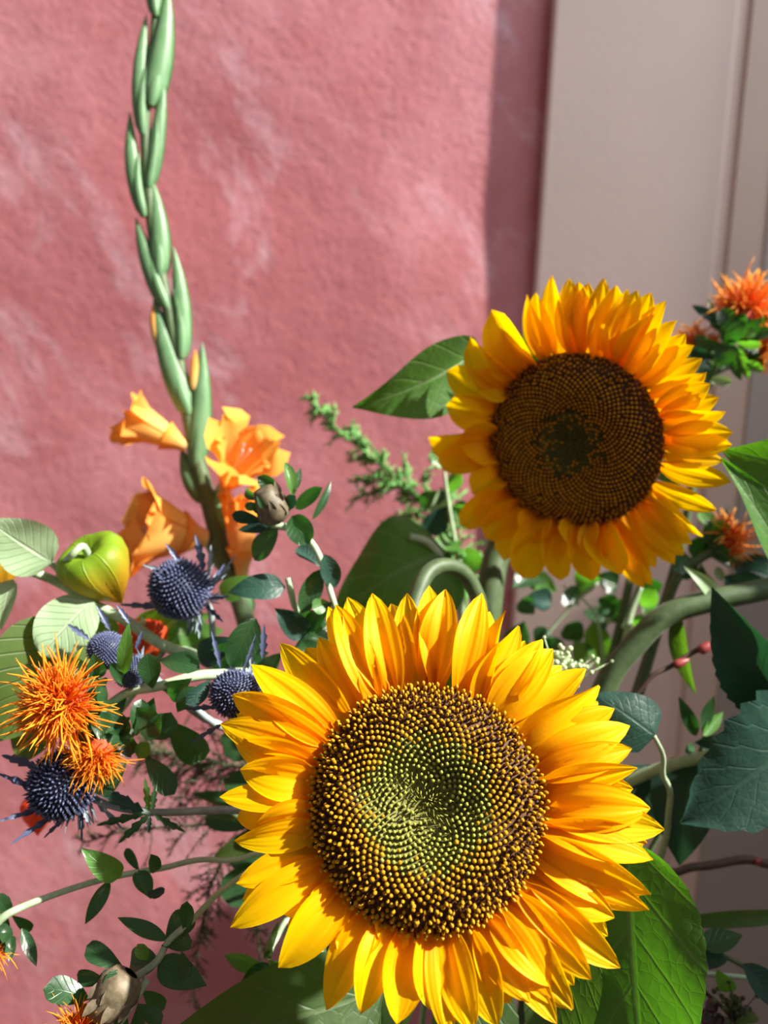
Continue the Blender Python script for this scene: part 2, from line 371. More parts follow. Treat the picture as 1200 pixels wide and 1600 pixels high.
SH = {'ovate': (0.55, 1.0), 'lance': (0.75, 0.95), 'obovate': (1.0, 0.5), 'round': (0.55, 0.5), 'heart': (0.33, 0.95), 'long': (0.5, 0.6), 'elliptic': (0.7, 0.7)}
def leaf(parent, base, tip, width, mat, d0, d1=None, roll=0, arch=0.08, fold=0.25, shape='ovate', serr=0.0, nt_=9, nL=12, nW=6, wave=0.0, droop=0.0, name='leaf', label=None, rib=0.0, ribmat=None, seed=0):
    d1 = d0 if d1 is None else d1
    b = P(*base, d0) if not isinstance(base, Vector) else base
    tp = P(*tip, d1) if not isinstance(tip, Vector) else tip
    W = px2m(width, (d0 + d1) / 2) if width > 0.5 else width
    A = tp - b; L = A.length; a = A / L
    N = face_cam((b + tp) / 2); N = (N - a * N.dot(a)).normalized()
    N = Matrix.Rotation(R(roll), 3, a) @ N
    S = a.cross(N)
    ea, eb = SH[shape]
    vm = ea / (ea + eb); mx = vm ** ea * (1 - vm) ** eb
    if serr and nL < nt_ * 4: nL = nt_ * 4
    V, U, Fc = [], [], []
    rnd = random.Random(seed + int(b.x * 9999) + int(tp.z * 7777)); ph = rnd.random() * 6
    ctr = []
    for i in range(nL + 1):
        v = i / nL
        wv = max(v ** ea * (1 - v) ** eb / mx, 0.02) * W / 2
        if serr: wv *= 1 + serr * ((v * nt_) % 1.0 - 0.6) * (1 if 0.05 < v < 0.95 else 0)
        c = b + A * v + N * (L * arch * 4 * v * (1 - v)) - N * (L * droop * v ** 2.2)
        ctr.append(c + N * (-W * 0.012))
        for k in range(nW + 1):
            u = k / nW * 2 - 1
            wav = math.sin(v * 9 + ph + u * 2.2) * wave * W * abs(u) ** 1.5
            V.append(c + S * (u * wv * math.cos(fold * abs(u))) + N * (abs(u) ** 1.3 * wv * math.sin(fold) + wav)); U.append((u, v))
    for i in range(nL):
        for k in range(nW):
            j = i * (nW + 1) + k; Fc.append((j, j + 1, j + nW + 2, j + nW + 1))
    o = part(name, V, Fc, mat, parent, U, label=label)
    if rib:
        Vr, Fr, Ur = tube_geo(ctr, [rib * W, rib * W * 0.2], 5)
        part('midrib', Vr, Fr, ribmat or M['stem_pale'], o, Ur)
    return o

def petal(parent, name, b, tp, W, n, mat, arch=0.06, cup=0.2, ridge=0.05, twist=0.0, shape=(0.42, 0.62), nL=12, nW=8, roll_side=0.0, back=0.0, wavy=0.0):
    A = tp - b; L = A.length; a = A / L
    N = (n - a * n.dot(a)).normalized(); ea, eb = shape
    vm = ea / (ea + eb); mx = vm ** ea * (1 - vm) ** eb
    ph = random.random() * 6.28
    V, U, Fc = [], [], []
    for i in range(nL + 1):
        v = i / nL
        wv = max(v ** ea * (1 - v) ** eb / mx, 0.03) * W / 2
        if v < 0.3: wv = max(wv, 0.28 * W)
        c = b + A * v + N * (L * arch * 4 * v * (1 - v)) + N * (L * back * v ** 3)
        ang = twist * (v - 0.3) + roll_side
        Nv = Matrix.Rotation(ang, 3, a) @ N; Sv = a.cross(Nv)
        for k in range(nW + 1):
            u = k / nW * 2 - 1
            z = cup * wv * u * u - ridge * W * math.cos(u * 7.2) * (0.35 + 0.65 * math.sin(math.pi * min(1, v * 1.05))) + wavy * W * math.sin(v * 7 + ph + u) * u
            V.append(c + Sv * (u * wv * (1 - 0.12 * cup * u * u)) + Nv * z); U.append((u, v))
    for i in range(nL):
        for k in range(nW):
            j = i * (nW + 1) + k; Fc.append((j, j + 1, j + nW + 2, j + nW + 1))
    return part(name, V, Fc, mat, parent, U)

def floret_mesh(name, h, r, tipr, mats, ns=6):
    """a disc floret: short tube, swollen tip"""
    prof = [(0, r * 0.8), (h * 0.55, r * 0.75), (h * 0.72, tipr), (h * 0.92, tipr * 0.8), (h * 1.05, tipr * 0.25)]
    V, Fc, fm = [], [], []
    for z, q in prof:
        for k in range(ns):
            a = 2 * math.pi * k / ns; V.append((q * math.cos(a), q * math.sin(a), z))
    for i in range(len(prof) - 1):
        for k in range(ns):
            Fc.append((i * ns + k, i * ns + (k + 1) % ns, (i + 1) * ns + (k + 1) % ns, (i + 1) * ns + k)); fm.append(0 if i < 1 else 1)
    Fc.append(tuple((len(prof) - 1) * ns + k for k in range(ns))); fm.append(1)
    return V, Fc, fm

def frame_from_normal(n):
    up = Vector((0, 0, 1)); x = up.cross(n).normalized(); y = n.cross(x)
    return x, y

def sunflower_head(root, C, n, Rd, zones, hf, n_flor, tips, individual, petal_opts, seed):
    rnd = random.Random(seed)
    x, y = frame_from_normal(n)
    # receptacle
    rings, seg = 14, 40
    V = [C + n * (hf(0) * Rd)]; Fc, fm = [], []
    for i in range(1, rings + 1):
        r = i / rings
        for k in range(seg):
            a = 2 * math.pi * k / seg; V.append(C + (x * math.cos(a) + y * math.sin(a)) * (r * Rd * 1.0) + n * (hf(r) * Rd - 0.0005))
    for k in range(seg): Fc.append((0, 1 + k, 1 + (k + 1) % seg)); fm.append(1)
    for i in range(rings - 1):
        for k in range(seg):
            p = 1 + i * seg; Fc.append((p + k, p + seg + k, p + seg + (k + 1) % seg, p + (k + 1) % seg)); fm.append(1 if (i + 1) / rings < zones['green_r'] else 0)
    o2 = len(V)
    prof = [(1.02, -0.10), (0.92, -0.26), (0.55, -0.42), (0.18, -0.50)]
    for r, h in prof:
        for k in range(seg):
            a = 2 * math.pi * k / seg; V.append(C + (x * math.cos(a) + y * math.sin(a)) * (r * Rd) + n * (h * Rd))
    prev = 1 + (rings - 1) * seg
    for j in range(len(prof)):
        cur = o2 + j * seg
        for k in range(seg): Fc.append((prev + k, cur + k, cur + (k + 1) % seg, prev + (k + 1) % seg)); fm.append(2 if j > 0 else 0)
        prev = cur
    Fc.append(tuple(prev + k for k in range(seg))); fm.append(2)
    disc = part('disc', V, Fc, [M['disc'], M['disc_green'], M['stem']], root, None, fm, label=zones['label'])
    # florets
    sp = Rd * math.sqrt(math.pi / n_flor)
    g = math.pi * (3 - math.sqrt(5))
    kinds = {}
    def variant(kind):
        if kind not in kinds:
            h, r, tr, mats = zones[kind]
            Vf, Ff, fmf = floret_mesh(kind, h * sp, r * sp, tr * sp, mats)
            me = mesh_data('floret', Vf, Ff, [M[q] for q in mats], None, fmf)
            kinds[kind] = (Vf, Ff, fmf, me, mats)
        return kinds[kind]
    allm = []
    geo = Geo(); cand = []
    for i in range(n_flor):
        r = math.sqrt((i + 0.5) / n_flor); a = i * g
        e = rnd.gauss(0, zones.get('blur', 0.06))
        kind = 'inner' if r < zones['inner_r'] + e else 'green' if r < zones['green_r'] + e else 'mid' if r < zones['mid_r'] + e else 'outer'
        rad = (x * math.cos(a) + y * math.sin(a))
        dh = (hf(min(1, r + 0.02)) - hf(max(0, r - 0.02))) / (min(1, r + 0.02) - max(0, r - 0.02))
        nn = (n - rad * dh).normalized()
        j = zones['jit'][{'inner': 0, 'green': 1, 'mid': 2, 'outer': 3}[kind]]
        lean = -rad * zones['lean'].get(kind, 0)
        nn = (nn + lean + Vector((rnd.uniform(-j, j), rnd.uniform(-j, j), rnd.uniform(-j, j)))).normalized()
        pos = C + rad * (r * Rd) + n * (hf(r) * Rd)
        cand.append((kind, pos, nn, rnd.uniform(0.85, 1.2), rnd.random() * 6.28))
    split = len(cand) - individual
    for idx, (kind, pos, nn, s, tw) in enumerate(cand):
        Vf, Ff, fmf, me, mats = variant(kind)
        q = nn.to_track_quat('Z', 'Y') @ Quaternion((0, 0, 1), tw)
        if idx >= split:
            put('floret', me, disc, pos, q, s)
        else:
            for mm in mats:
                if mm not in allm: allm.append(mm)
            m3 = q.to_matrix()
            o = len(geo.V)
            geo.V += [pos + m3 @ (Vector(v) * s) for v in Vf]; geo.U += [(0, 0)] * len(Vf)
            geo.F += [tuple(k + o for k in f) for f in Ff]; geo.M += [allm.index(mats[k]) for k in fmf]
    if geo.V: geo.build('floret_field', [M[q] for q in allm], disc, kind='stuff', label='tightly packed spiral of small florets')
    # petals
    for tdef in tips:
        tx, ty = tdef[0], tdef[1]
        o = dict(petal_opts); o.update(tdef[2] if len(tdef) > 2 else {})
        lift = o.get('lift', 0.0) * Rd
        tp = hit(tx, ty, C + n * lift, n)
        dv = tp - C; dv -= n * dv.dot(n)
        ang = math.atan2(dv.dot(y), dv.dot(x)) + o.get('swing', rnd.uniform(-0.06, 0.06))
        rb = o.get('rb', rnd.uniform(0.93, 1.0))
        b = C + (x * math.cos(ang) + y * math.sin(ang)) * (Rd * rb) + n * (-0.07 * Rd + rnd.uniform(-0.05, 0.03) * Rd)
        W = px2m(o.get('w', rnd.uniform(*o['wr'])), (C - CAM).length)
        petal(root, 'petal', b, tp, W, n, M['petal'], o.get('arch', rnd.uniform(*o['archr'])), o.get('cup', rnd.uniform(0.10, 0.5)), o.get('ridge', rnd.uniform(0.03, 0.07)),
              o.get('twist', rnd.uniform(-0.9, 0.9)), o.get('shape', (0.58, 0.74)), roll_side=o.get('side', rnd.uniform(-0.55, 0.55)), wavy=rnd.uniform(0, 0.06), back=o.get('back', 0.0))
    return disc

# ================================================================== sunflowers
FC = P(666, 1256, 0.335)
Fn = Vector((-0.10, -0.86, 0.50)).normalized()
F_R = px2m(180, 0.335)
front = thing('sunflower', G0, 'large open sunflower in front with a green-centred disc', 'sunflower')
front_tips = [(582,927),(636,927),(671,915),(696,921),(753,927),(789,954),(810,978),(847,999),(864,1014),(915,1044),(936,1071),(960,1107),(984,1134),(987,1170),
 (996,1200),(1016,1263),(1038,1296),(1020,1344),(1017,1398),(1014,1422),(960,1434),(969,1512),(924,1530),(894,1578),(861,1542),(870,1600),(828,1566),(777,1604),(738,1612),
 (700,1622),(672,1578),(564,1584),(510,1578),(534,1500),(435,1512),(441,1428),(360,1449),(369,1380),(366,1314),(343,1245),(375,1203),(366,1161),(345,1131),(363,1086),
 (408,1080),(393,1038),(438,1005),(498,996),(513,948),(525,945),(543,933),
 (620,1600),(600,1480),(400,1290),(480,1460)]
for i in range(0, 50, 2):
    a_, b_ = front_tips[i], front_tips[i + 1]
    if math.hypot(a_[0] - b_[0], a_[1] - b_[1]) > 24: front_tips.append((666 + (0.5 * (a_[0] + b_[0]) - 666) * 0.95, 1256 + (0.5 * (a_[1] + b_[1]) - 1256) * 0.95, {'lift': -0.22}))
fz = {'label': 'domed seed disc, brown rim and green middle', 'green_r': 0.54, 'inner_r': 0.24, 'mid_r': 0.74,
      'inner': (1.5, 0.17, 0.10, ('floret_olive', 'floret_green')), 'green': (1.0, 0.40, 0.36, ('floret_olive', 'floret_green')),
      'mid': (1.0, 0.40, 0.44, ('floret_dark', 'floret_gold')), 'outer': (1.6, 0.30, 0.36, ('floret_dark', 'floret_gold')),
      'jit': (0.35, 0.08, 0.07, 0.30), 'lean': {'outer': -0.10, 'inner': 0.5}}
fh = lambda r: 0.22 * math.sin(math.pi * min(1, r) ** 1.5) + 0.02 * (1 - r)
sunflower_head(front, FC, Fn, F_R, fz, fh, 1500, front_tips, 300, {'wr': (50, 72), 'archr': (0.0, 0.17)}, 3)

RC = P(893, 692, 0.455)
Rn = Vector((-0.46, -0.86, -0.16)).normalized()
R_R = px2m(137, 0.455)
rear = thing('sunflower', G0 + Vector((0.02, 0.02, 0)), 'backlit sunflower with a dark brown disc standing higher behind', 'sunflower')
cu = lambda **k: dict(dict(w=58, cup=0.8, shape=(0.42, 0.42), arch=0.24, lift=0.22, side=random.uniform(-0.3, 0.3)), **dict(k, w=k['w'] * 1.2))
rear_tips = [(862,430),(889,435),(919,442),(944,435),(963,446),(996,454),(1017,457),(1024,491),(1058,501),(1071,522),(1097,560),(1104,582),(1123,621),(1134,643),
 (1145,676),(1144,695),(1142,753),(1120,797),(1098,838),(1068,868),(1054,882),(1024,887),(1005,918),(1018,915),
 (969,898,cu(w=50)),(947,880,cu(w=46)),(925,907,cu(w=46)),(906,866,cu(w=55)),(875,907,cu(w=44)),(870,876,cu(w=46)),(818,904,cu(w=56)),(826,849,cu(w=50)),(787,876,cu(w=50)),
 (760,843,cu(w=52)),(719,821,cu(w=44)),(743,821,cu(w=44)),(738,772,cu(w=48)),(735,728,cu(w=38)),(684,722,cu(w=46)),(669,684,cu(w=52)),(697,634,cu(w=54)),
 (714,690,cu(w=62, lift=0.3)),(698,580,cu(w=50)),(743,577,cu(w=50)),(735,527,cu(w=50)),(768,484,cu(w=60)),(776,518,cu(w=58)),(823,461),(837,457),
 (905,440),(980,452),(1110,600),(1130,720),(1080,850),(1040,470),(1085,540)]
rz = {'label': 'dark brown seed disc, almost black in the middle', 'green_r': 0.32, 'inner_r': 0.16, 'mid_r': 0.90,
      'inner': (0.9, 0.40, 0.36, ('floret_dark', 'floret_olive')), 'green': (0.9, 0.40, 0.38, ('floret_dark', 'floret_olive')),
      'mid': (0.9, 0.40, 0.40, ('floret_dark', 'floret_amber')), 'outer': (1.4, 0.28, 0.22, ('floret_dark', 'floret_amber')),
      'blur': 0.11, 'jit': (0.12, 0.04, 0.04, 0.35), 'lean': {'outer': -0.3}}
rh = lambda r: 0.17 * math.sin(math.pi * min(1, r) ** 1.7) + 0.0
sunflower_head(rear, RC, Rn, R_R, rz, rh, 1700, rear_tips, 0, {'wr': (38, 54), 'archr': (0.0, 0.09)}, 5)

def bracts(root, C, n, Rd, k, L, mat, seed):
    rnd = random.Random(seed); x, y = frame_from_normal(n)
    for i in range(k):
        a = 2 * math.pi * (i + rnd.uniform(-0.25, 0.25)) / k
        rad = x * math.cos(a) + y * math.sin(a)
        b = C + rad * Rd * 0.80 - n * Rd * 0.32
        tp = C + rad * Rd * (0.9 + L * rnd.uniform(0.8, 1.15)) - n * Rd * rnd.uniform(0.15, 0.45)
        leaf(root, b, tp, 0.016, mat, 0.4, shape='lance', roll=180 if rnd.random() < 0.5 else 0, fold=0.5, arch=rnd.uniform(-0.1, 0.12), nL=8, nW=4, name='bract')
bracts(front, FC, Fn, F_R, 16, 0.55, M['sun_leaf'], 11)
bracts(rear, RC, Rn, R_R, 18, 0.62, M['sun_leaf'], 12)
# stems
tube('stem', [FC - Fn * F_R * 0.40, P(640, 1010, 0.405), P(662, 905, 0.425), P(702, 884, 0.44), P(738, 915, 0.45), P(752, 1000, 0.455), P(740, 1300, 0.47), G0], [0.0048, 0.0042, 0.0046, 0.0066], M['stem'], front, 12, 8, label='hairy green stem bent over behind the head')
tube('stem', [RC - Rn * R_R * 0.40, P(826, 770, 0.515), P(782, 850, 0.52), P(762, 960, 0.51), P(735, 1300, 0.50), G0 + Vector((0.02, 0.02, 0))], [0.008, 0.0085, 0.009], M['stem'], rear, 12, 8, label='thick hairy green stem')
# leaves of the front sunflower
o = leaf(front, (980, 1312), (1012, 1740), 228, M['sun_leaf'], 0.385, 0.375, roll=14, arch=0.05, fold=0.18, shape='ovate', wave=0.05, nL=22, nW=10, serr=0.03, nt_=12, rib=0.012, label='big green leaf, right of the disc, veins pale')
# raised veins of that leaf
def vein(parent, pts, r=0.0007): tube('vein', [P(a, b, d) for a, b, d in pts], [r, r * 0.5], M['stem_pale'], parent, 5, 5)
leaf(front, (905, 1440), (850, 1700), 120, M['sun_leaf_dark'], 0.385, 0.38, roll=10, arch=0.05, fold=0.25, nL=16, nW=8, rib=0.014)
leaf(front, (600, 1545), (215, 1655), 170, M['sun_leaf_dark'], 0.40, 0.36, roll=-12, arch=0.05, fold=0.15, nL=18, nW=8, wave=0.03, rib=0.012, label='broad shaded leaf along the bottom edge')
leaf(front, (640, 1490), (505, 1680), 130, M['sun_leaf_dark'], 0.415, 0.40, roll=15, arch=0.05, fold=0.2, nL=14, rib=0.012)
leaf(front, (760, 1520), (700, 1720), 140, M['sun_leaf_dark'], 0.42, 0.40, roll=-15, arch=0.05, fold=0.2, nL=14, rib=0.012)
# leaves of the rear sunflower
leaf(rear, (748, 548), (551, 637), 122, M['sun_leaf'], 0.49, 0.465, roll=-24, arch=0.10, fold=0.35, wave=0.05, nL=18, nW=8, rib=0.02, label='single leaf pointing left beside the disc')
leaf(rear, (700, 862), (522, 965), 185, M['sun_leaf'], 0.50, 0.49, roll=15, arch=0.20, fold=-0.25, wave=0.09, nL=18, nW=8, shape='heart', rib=0.012, label='drooping shaded leaf under the stem bend')
tube('petiole', [P(640, 838, 0.492), P(672, 850, 0.495), P(702, 895, 0.50), P(722, 960, 0.505), P(740, 1080, 0.505)], [0.0022, 0.0034], M['stem_pale'], rear, 8, 6)

# third sunflower stem on the right with the large leaves
st3 = thing('sunflower', G0 + Vector((0.05, 0.03, 0)), 'thick arching sunflower stem with large dark leaves at the right edge', 'sunflower')
tube('stem', [P(1440, 660, 0.475), P(1420, 780, 0.485), P(1340, 880, 0.485), P(1220, 915, 0.48), P(1113, 938, 0.48), P(1040, 962, 0.48), P(985, 1015, 0.48), P(945, 1075, 0.48), P(880, 1250, 0.48), P(760, 1600, 0.49), G0 + Vector((0.05, 0.03, 0))], [0.0058, 0.0066, 0.0072, 0.0075], M['stem'], st3, 12, 8)
TC = P(1450, 640, 0.455); Tn = Vector((-0.35, -0.85, 0.25)).normalized()  # head out of view, added so its shadow falls on stem and foliage
t_tips = [(1450 + 205 * math.cos(i * 2 * math.pi / 30), 640 + 205 * math.sin(i * 2 * math.pi / 30)) for i in range(30)]
sunflower_head(st3, TC, Tn, px2m(115, 0.455), dict(rz, label='dark seed disc of the unseen head added for its shade'), rh, 500, t_tips, 0, {'wr': (46, 60), 'archr': (0.0, 0.1)}, 9)
leaf(st3, (1330, 735), (1126, 700), 150, M['sun_leaf'], 0.44, 0.43, roll=-25, arch=0.06, fold=0.3, wave=0.04, nL=18, nW=8, rib=0.016, shape='ovate')
leaf(st3, (1280, 985), (1126, 716), 120, M['sun_leaf'], 0.43, 0.42, roll=38, arch=0.05, fold=0.55, wave=0.04, nL=18, nW=8, rib=0.016, label='leaf hanging at the right edge, pale hairy rim')
leaf(st3, (1235, 1120), (1112, 918), 135, M['sun_leaf_blue'], 0.43, 0.42, roll=-20, arch=0.02, fold=0.6, wave=0.03, serr=0.08, nt_=11, nW=8, rib=0.014, label='folded bluish leaf with a toothed rim')
leaf(st3, (1290, 1110), (1062, 1285), 210, M['sun_leaf_blue'], 0.42, 0.41, roll=-22, arch=0.08, fold=0.2, wave=0.05, serr=0.16, nt_=9, nW=8, rib=0.01, label='broad dark toothed leaf')
leaf(st3, (1085, 1180), (1062, 1352), 110, M['sun_leaf_blue'], 0.45, 0.44, roll=20, arch=0.06, fold=0.25, nL=14, nW=8, rib=0.012)
leaf(st3, (1020, 1195), (975, 1300), 100, M['sun_leaf_blue'], 0.46, 0.46, roll=-20, arch=0.06, fold=0.25, nL=14, nW=8)
leaf(st3, (1060, 960), (1088, 1085), 36, M['sun_leaf_dark'], 0.485, 0.48, roll=35, arch=0.1, fold=0.4)
leaf(st3, (1115, 935), (1068, 885), 26, M['phys_leaf'], 0.485, 0.48, roll=20, arch=0.2, fold=0.4)
tube('petiole', [P(900, 1260, 0.47), P(1000, 1213, 0.455), P(1060, 1192, 0.445), P(1120, 1178, 0.435), P(1200, 1150, 0.425)], [0.0036, 0.0030], M['stem_pale'], st3, 8, 6)

# climbing heart leaf between the two flowers on the right
hl = thing('leafy_vine', G0 + Vector((0.03, -0.02, 0)), 'thin vine with one heart-shaped bluish leaf beside the front petals', 'foliage')
tube('stem', [P(1022, 1150, 0.40), P(1036, 1180, 0.405), P(1036, 1210, 0.41), P(1046, 1260, 0.42), P(1000, 1420, 0.44), G0 + Vector((0.03, -0.02, 0))], [0.0011, 0.0016, 0.0022], M['stem_pale'], hl, 7)
leaf(hl, (1024, 1150), (925, 1082), 92, M['sun_leaf_blue'], 0.40, 0.41, roll=10, arch=0.12, fold=-0.25, shape='heart', wave=0.03, nL=16, nW=8, rib=0.01)

# ================================================================== gladiolus
GD = 0.54
glad = thing('gladiolus', G0 + Vector((-0.03, 0.04, 0)), 'tall gladiolus spike with green buds and orange blooms', 'gladiolus')
tube('stem', [P(247, -60, GD), P(240, 60, GD), P(228, 170, GD), P(229, 260, GD), P(240, 370, GD), P(258, 460, GD), P(284, 590, GD), P(300, 680, GD), P(322, 770, GD), P(350, 870, GD), P(378, 950, GD), P(420, 1100, 0.53), P(500, 1400, 0.51), G0 + Vector((-0.03, 0.04, 0))],
     [0.0022, 0.0034, 0.0038, 0.0044, 0.0060, 0.0066, 0.0064], M['stem'], glad, 10, 6)
def spindle(name, parent, b, tp, W, mat, side=0.0, d=GD, bulge=0.42, d1=None, split=True, mats=None, flat=0.75):
    """a closed bud sheath: swollen below, drawn to a point, one overlapping edge"""
    b = P(*b, d) if not isinstance(b, Vector) else b
    tp = P(*tp, d1 or d) if not isinstance(tp, Vector) else tp
    W = px2m(W, d); A = tp - b; L = A.length; a = A / L
    N = face_cam(b); N = (N - a * N.dot(a)).normalized(); S = a.cross(N)
    nL, ns = 14, 12
    V, U, Fc = [], [], []
    for i in range(nL + 1):
        v = i / nL
        w = W / 2 * max(0.03, (v + 0.001) ** 0.55 * (1 - v) ** 0.85 / 0.495 + 0.38 * (1 - v) ** 3)
        c = b + A * v - S * (side * L * math.sin(math.pi * v))
        for k in range(ns + 1):
            an = 2 * math.pi * k / ns * 1.06
            rr = w * (1 + (0.10 * k / ns if split else 0))
            V.append(c + S * math.cos(an) * rr + N * math.sin(an) * rr * flat); U.append((k / ns * 2 - 1, v))
    for i in range(nL):
        for k in range(ns):
            j = i * (ns + 1) + k; Fc.append((j, j + 1, j + ns + 2, j + ns + 1))
    return part(name, V, Fc, mat, parent, U)
for b, t_, W, sd in [((244,25),(238,-95),24,0.05),((246,-25),(258,-120),20,-0.05),((236,165),(263,-22),36,-0.06),((224,210),(229,22),25,0.08),((233,292),(257,120),24,-0.03),((226,338),(203,175),25,0.09),((250,432),(238,281),31,-0.07),
                     ((262,482),(212,340),28,0.06),((284,560),(271,385),28,-0.07),((296,648),(240,464),36,0.05),((306,730),(316,535),33,-0.04)]:
    bd = spindle('bud', glad, b, t_, W * 1.15, M['glad_green'], sd * 0.45)
    # inner bract edge along the bud
    q = spindle('sheath', bd, (lerp(b[0], t_[0], 0.0), lerp(b[1], t_[1], 0.0)), (lerp(b[0], t_[0], 0.62) + sd * 60, lerp(b[1], t_[1], 0.62)), W * 0.6, M['glad_green'], sd * 0.6, GD - 0.003)
# orange tips showing from the two lowest buds
spindle('petal_tip', glad, (252, 545), (239, 474), 19, M['glad'], 0.04, GD - 0.001)
spindle('petal_tip', glad, (303, 610), (305, 545), 17, M['glad'], 0.0, GD - 0.002)
def bloom(name, parent, b, mouth, d, d1, W, openness, k=6, seed=1, facing=None, stam=True, tipcurl=0.2, spin=0.0):
    b = P(*b, d); m = P(*mouth, d1); A = m - b; L = A.length; a = A / L
    if facing is not None: a = facing.normalized()
    e1 = a.orthogonal().normalized(); e2 = a.cross(e1); rnd = random.Random(seed)
    root = None
    W = px2m(W, d)
    # calyx tube: real short throat
    V, Fc, U = tube_geo([b + a * (L * t) for t in (0, 0.12, 0.24, 0.34)], [W * 0.10, W * 0.13, W * 0.2, W * 0.27], 10, cap=False)
    root = part(name, V, Fc, M['glad'], parent, U)
    for i in range(k):
        an = spin + 2 * math.pi * i / k + rnd.uniform(-0.12, 0.12); rad = e1 * math.cos(an) + e2 * math.sin(an); tg = a.cross(rad)
        inner = i % 2
        Lp = L * rnd.uniform(0.95, 1.12) * (0.95 if inner else 1); Wp = W * (0.98 if not inner else 0.86) * rnd.uniform(0.9, 1.1)
        nL, nW = 14, 12; V, U, Fc = [], [], []
        ph = rnd.random() * 6
        for r_ in range(nL + 1):
            v = r_ / nL
            rr = W * (0.10 + 0.52 * openness * v ** 1.3 + 0.08 * math.sin(v * 3.0)) * (0.84 if inner else 1.0)
            z = Lp * (0.05 + 0.95 * v - tipcurl * 0.5 * v ** 4)
            rr += W * tipcurl * 1.1 * max(0, v - 0.6) ** 1.5
            wv = Wp / 2 * (0.25 + 0.75 * math.sin(math.pi * min(1, 0.08 + 0.55 * v))) * (1 if v < 0.7 else math.sqrt(max(0.0, 1 - ((v - 0.7) / 0.305) ** 2)) * 0.92 + 0.08)
            fl = smooth((v - 0.45) / 0.55)
            for c in range(nW + 1):
                u = c / nW * 2 - 1
                phi = u * min(wv / rr, 0.95)
                ruff = 0.05 * W * math.sin(u * 5.5 + ph) * fl + 0.10 * W * abs(u) ** 2.5 * fl * math.sin(ph)
                r2 = rr + ruff + 0.12 * W * u * u * fl * openness
                V.append(b + a * (z - 0.10 * Lp * u * u * fl + ruff * 0.5) + (rad * math.cos(phi) + tg * math.sin(phi)) * r2); U.append((u, v))
        for r_ in range(nL):
            for c in range(nW):
                j = r_ * (nW + 1) + c; Fc.append((j, j + 1, j + nW + 2, j + nW + 1))
        part('petal', V, Fc, M['glad'], root, U)
    if stam:
        for i in range(3):
            an = 2.1 * i; rad = e1 * math.cos(an) + e2 * math.sin(an)
            V, Fc, U = tube_geo([b + a * (L * 0.25), b + a * (L * 0.6) + rad * W * 0.04, b + a * (L * 0.82) + rad * W * 0.08], [W * 0.012, W * 0.022], 6)
            part('stamen', V, Fc, M['glad_stamen'], root, U)
    return root
bloom('blossom', glad, (292, 698), (188, 646), GD, GD - 0.012, 92, 0.42, 6, 2, tipcurl=0.16)
bloom('blossom', glad, (350, 766), (392, 684), GD, GD - 0.045, 92, 0.70, 6, 4, tipcurl=0.2, spin=0.4)
bloom('blossom', glad, (322, 842), (202, 818), GD - 0.005, GD - 0.03, 140, 0.62, 6, 6, tipcurl=0.16, spin=0.2)
bloom('blossom', glad, (378, 900), (376, 768), GD - 0.005, GD - 0.015, 92, 0.30, 6, 8, stam=False, tipcurl=0.0)
for b, t_, W, sd in [((322,785),(283,700),34,0.06),((345,835),(352,740),36,0.05),((352,890),(310,825),30,-0.05),((385,960),(368,850),40,0.05),((360,900),(330,800),28,0.03)]:
    spindle('sheath', glad, b, t_, W, M['glad_green'], sd, GD + 0.002)

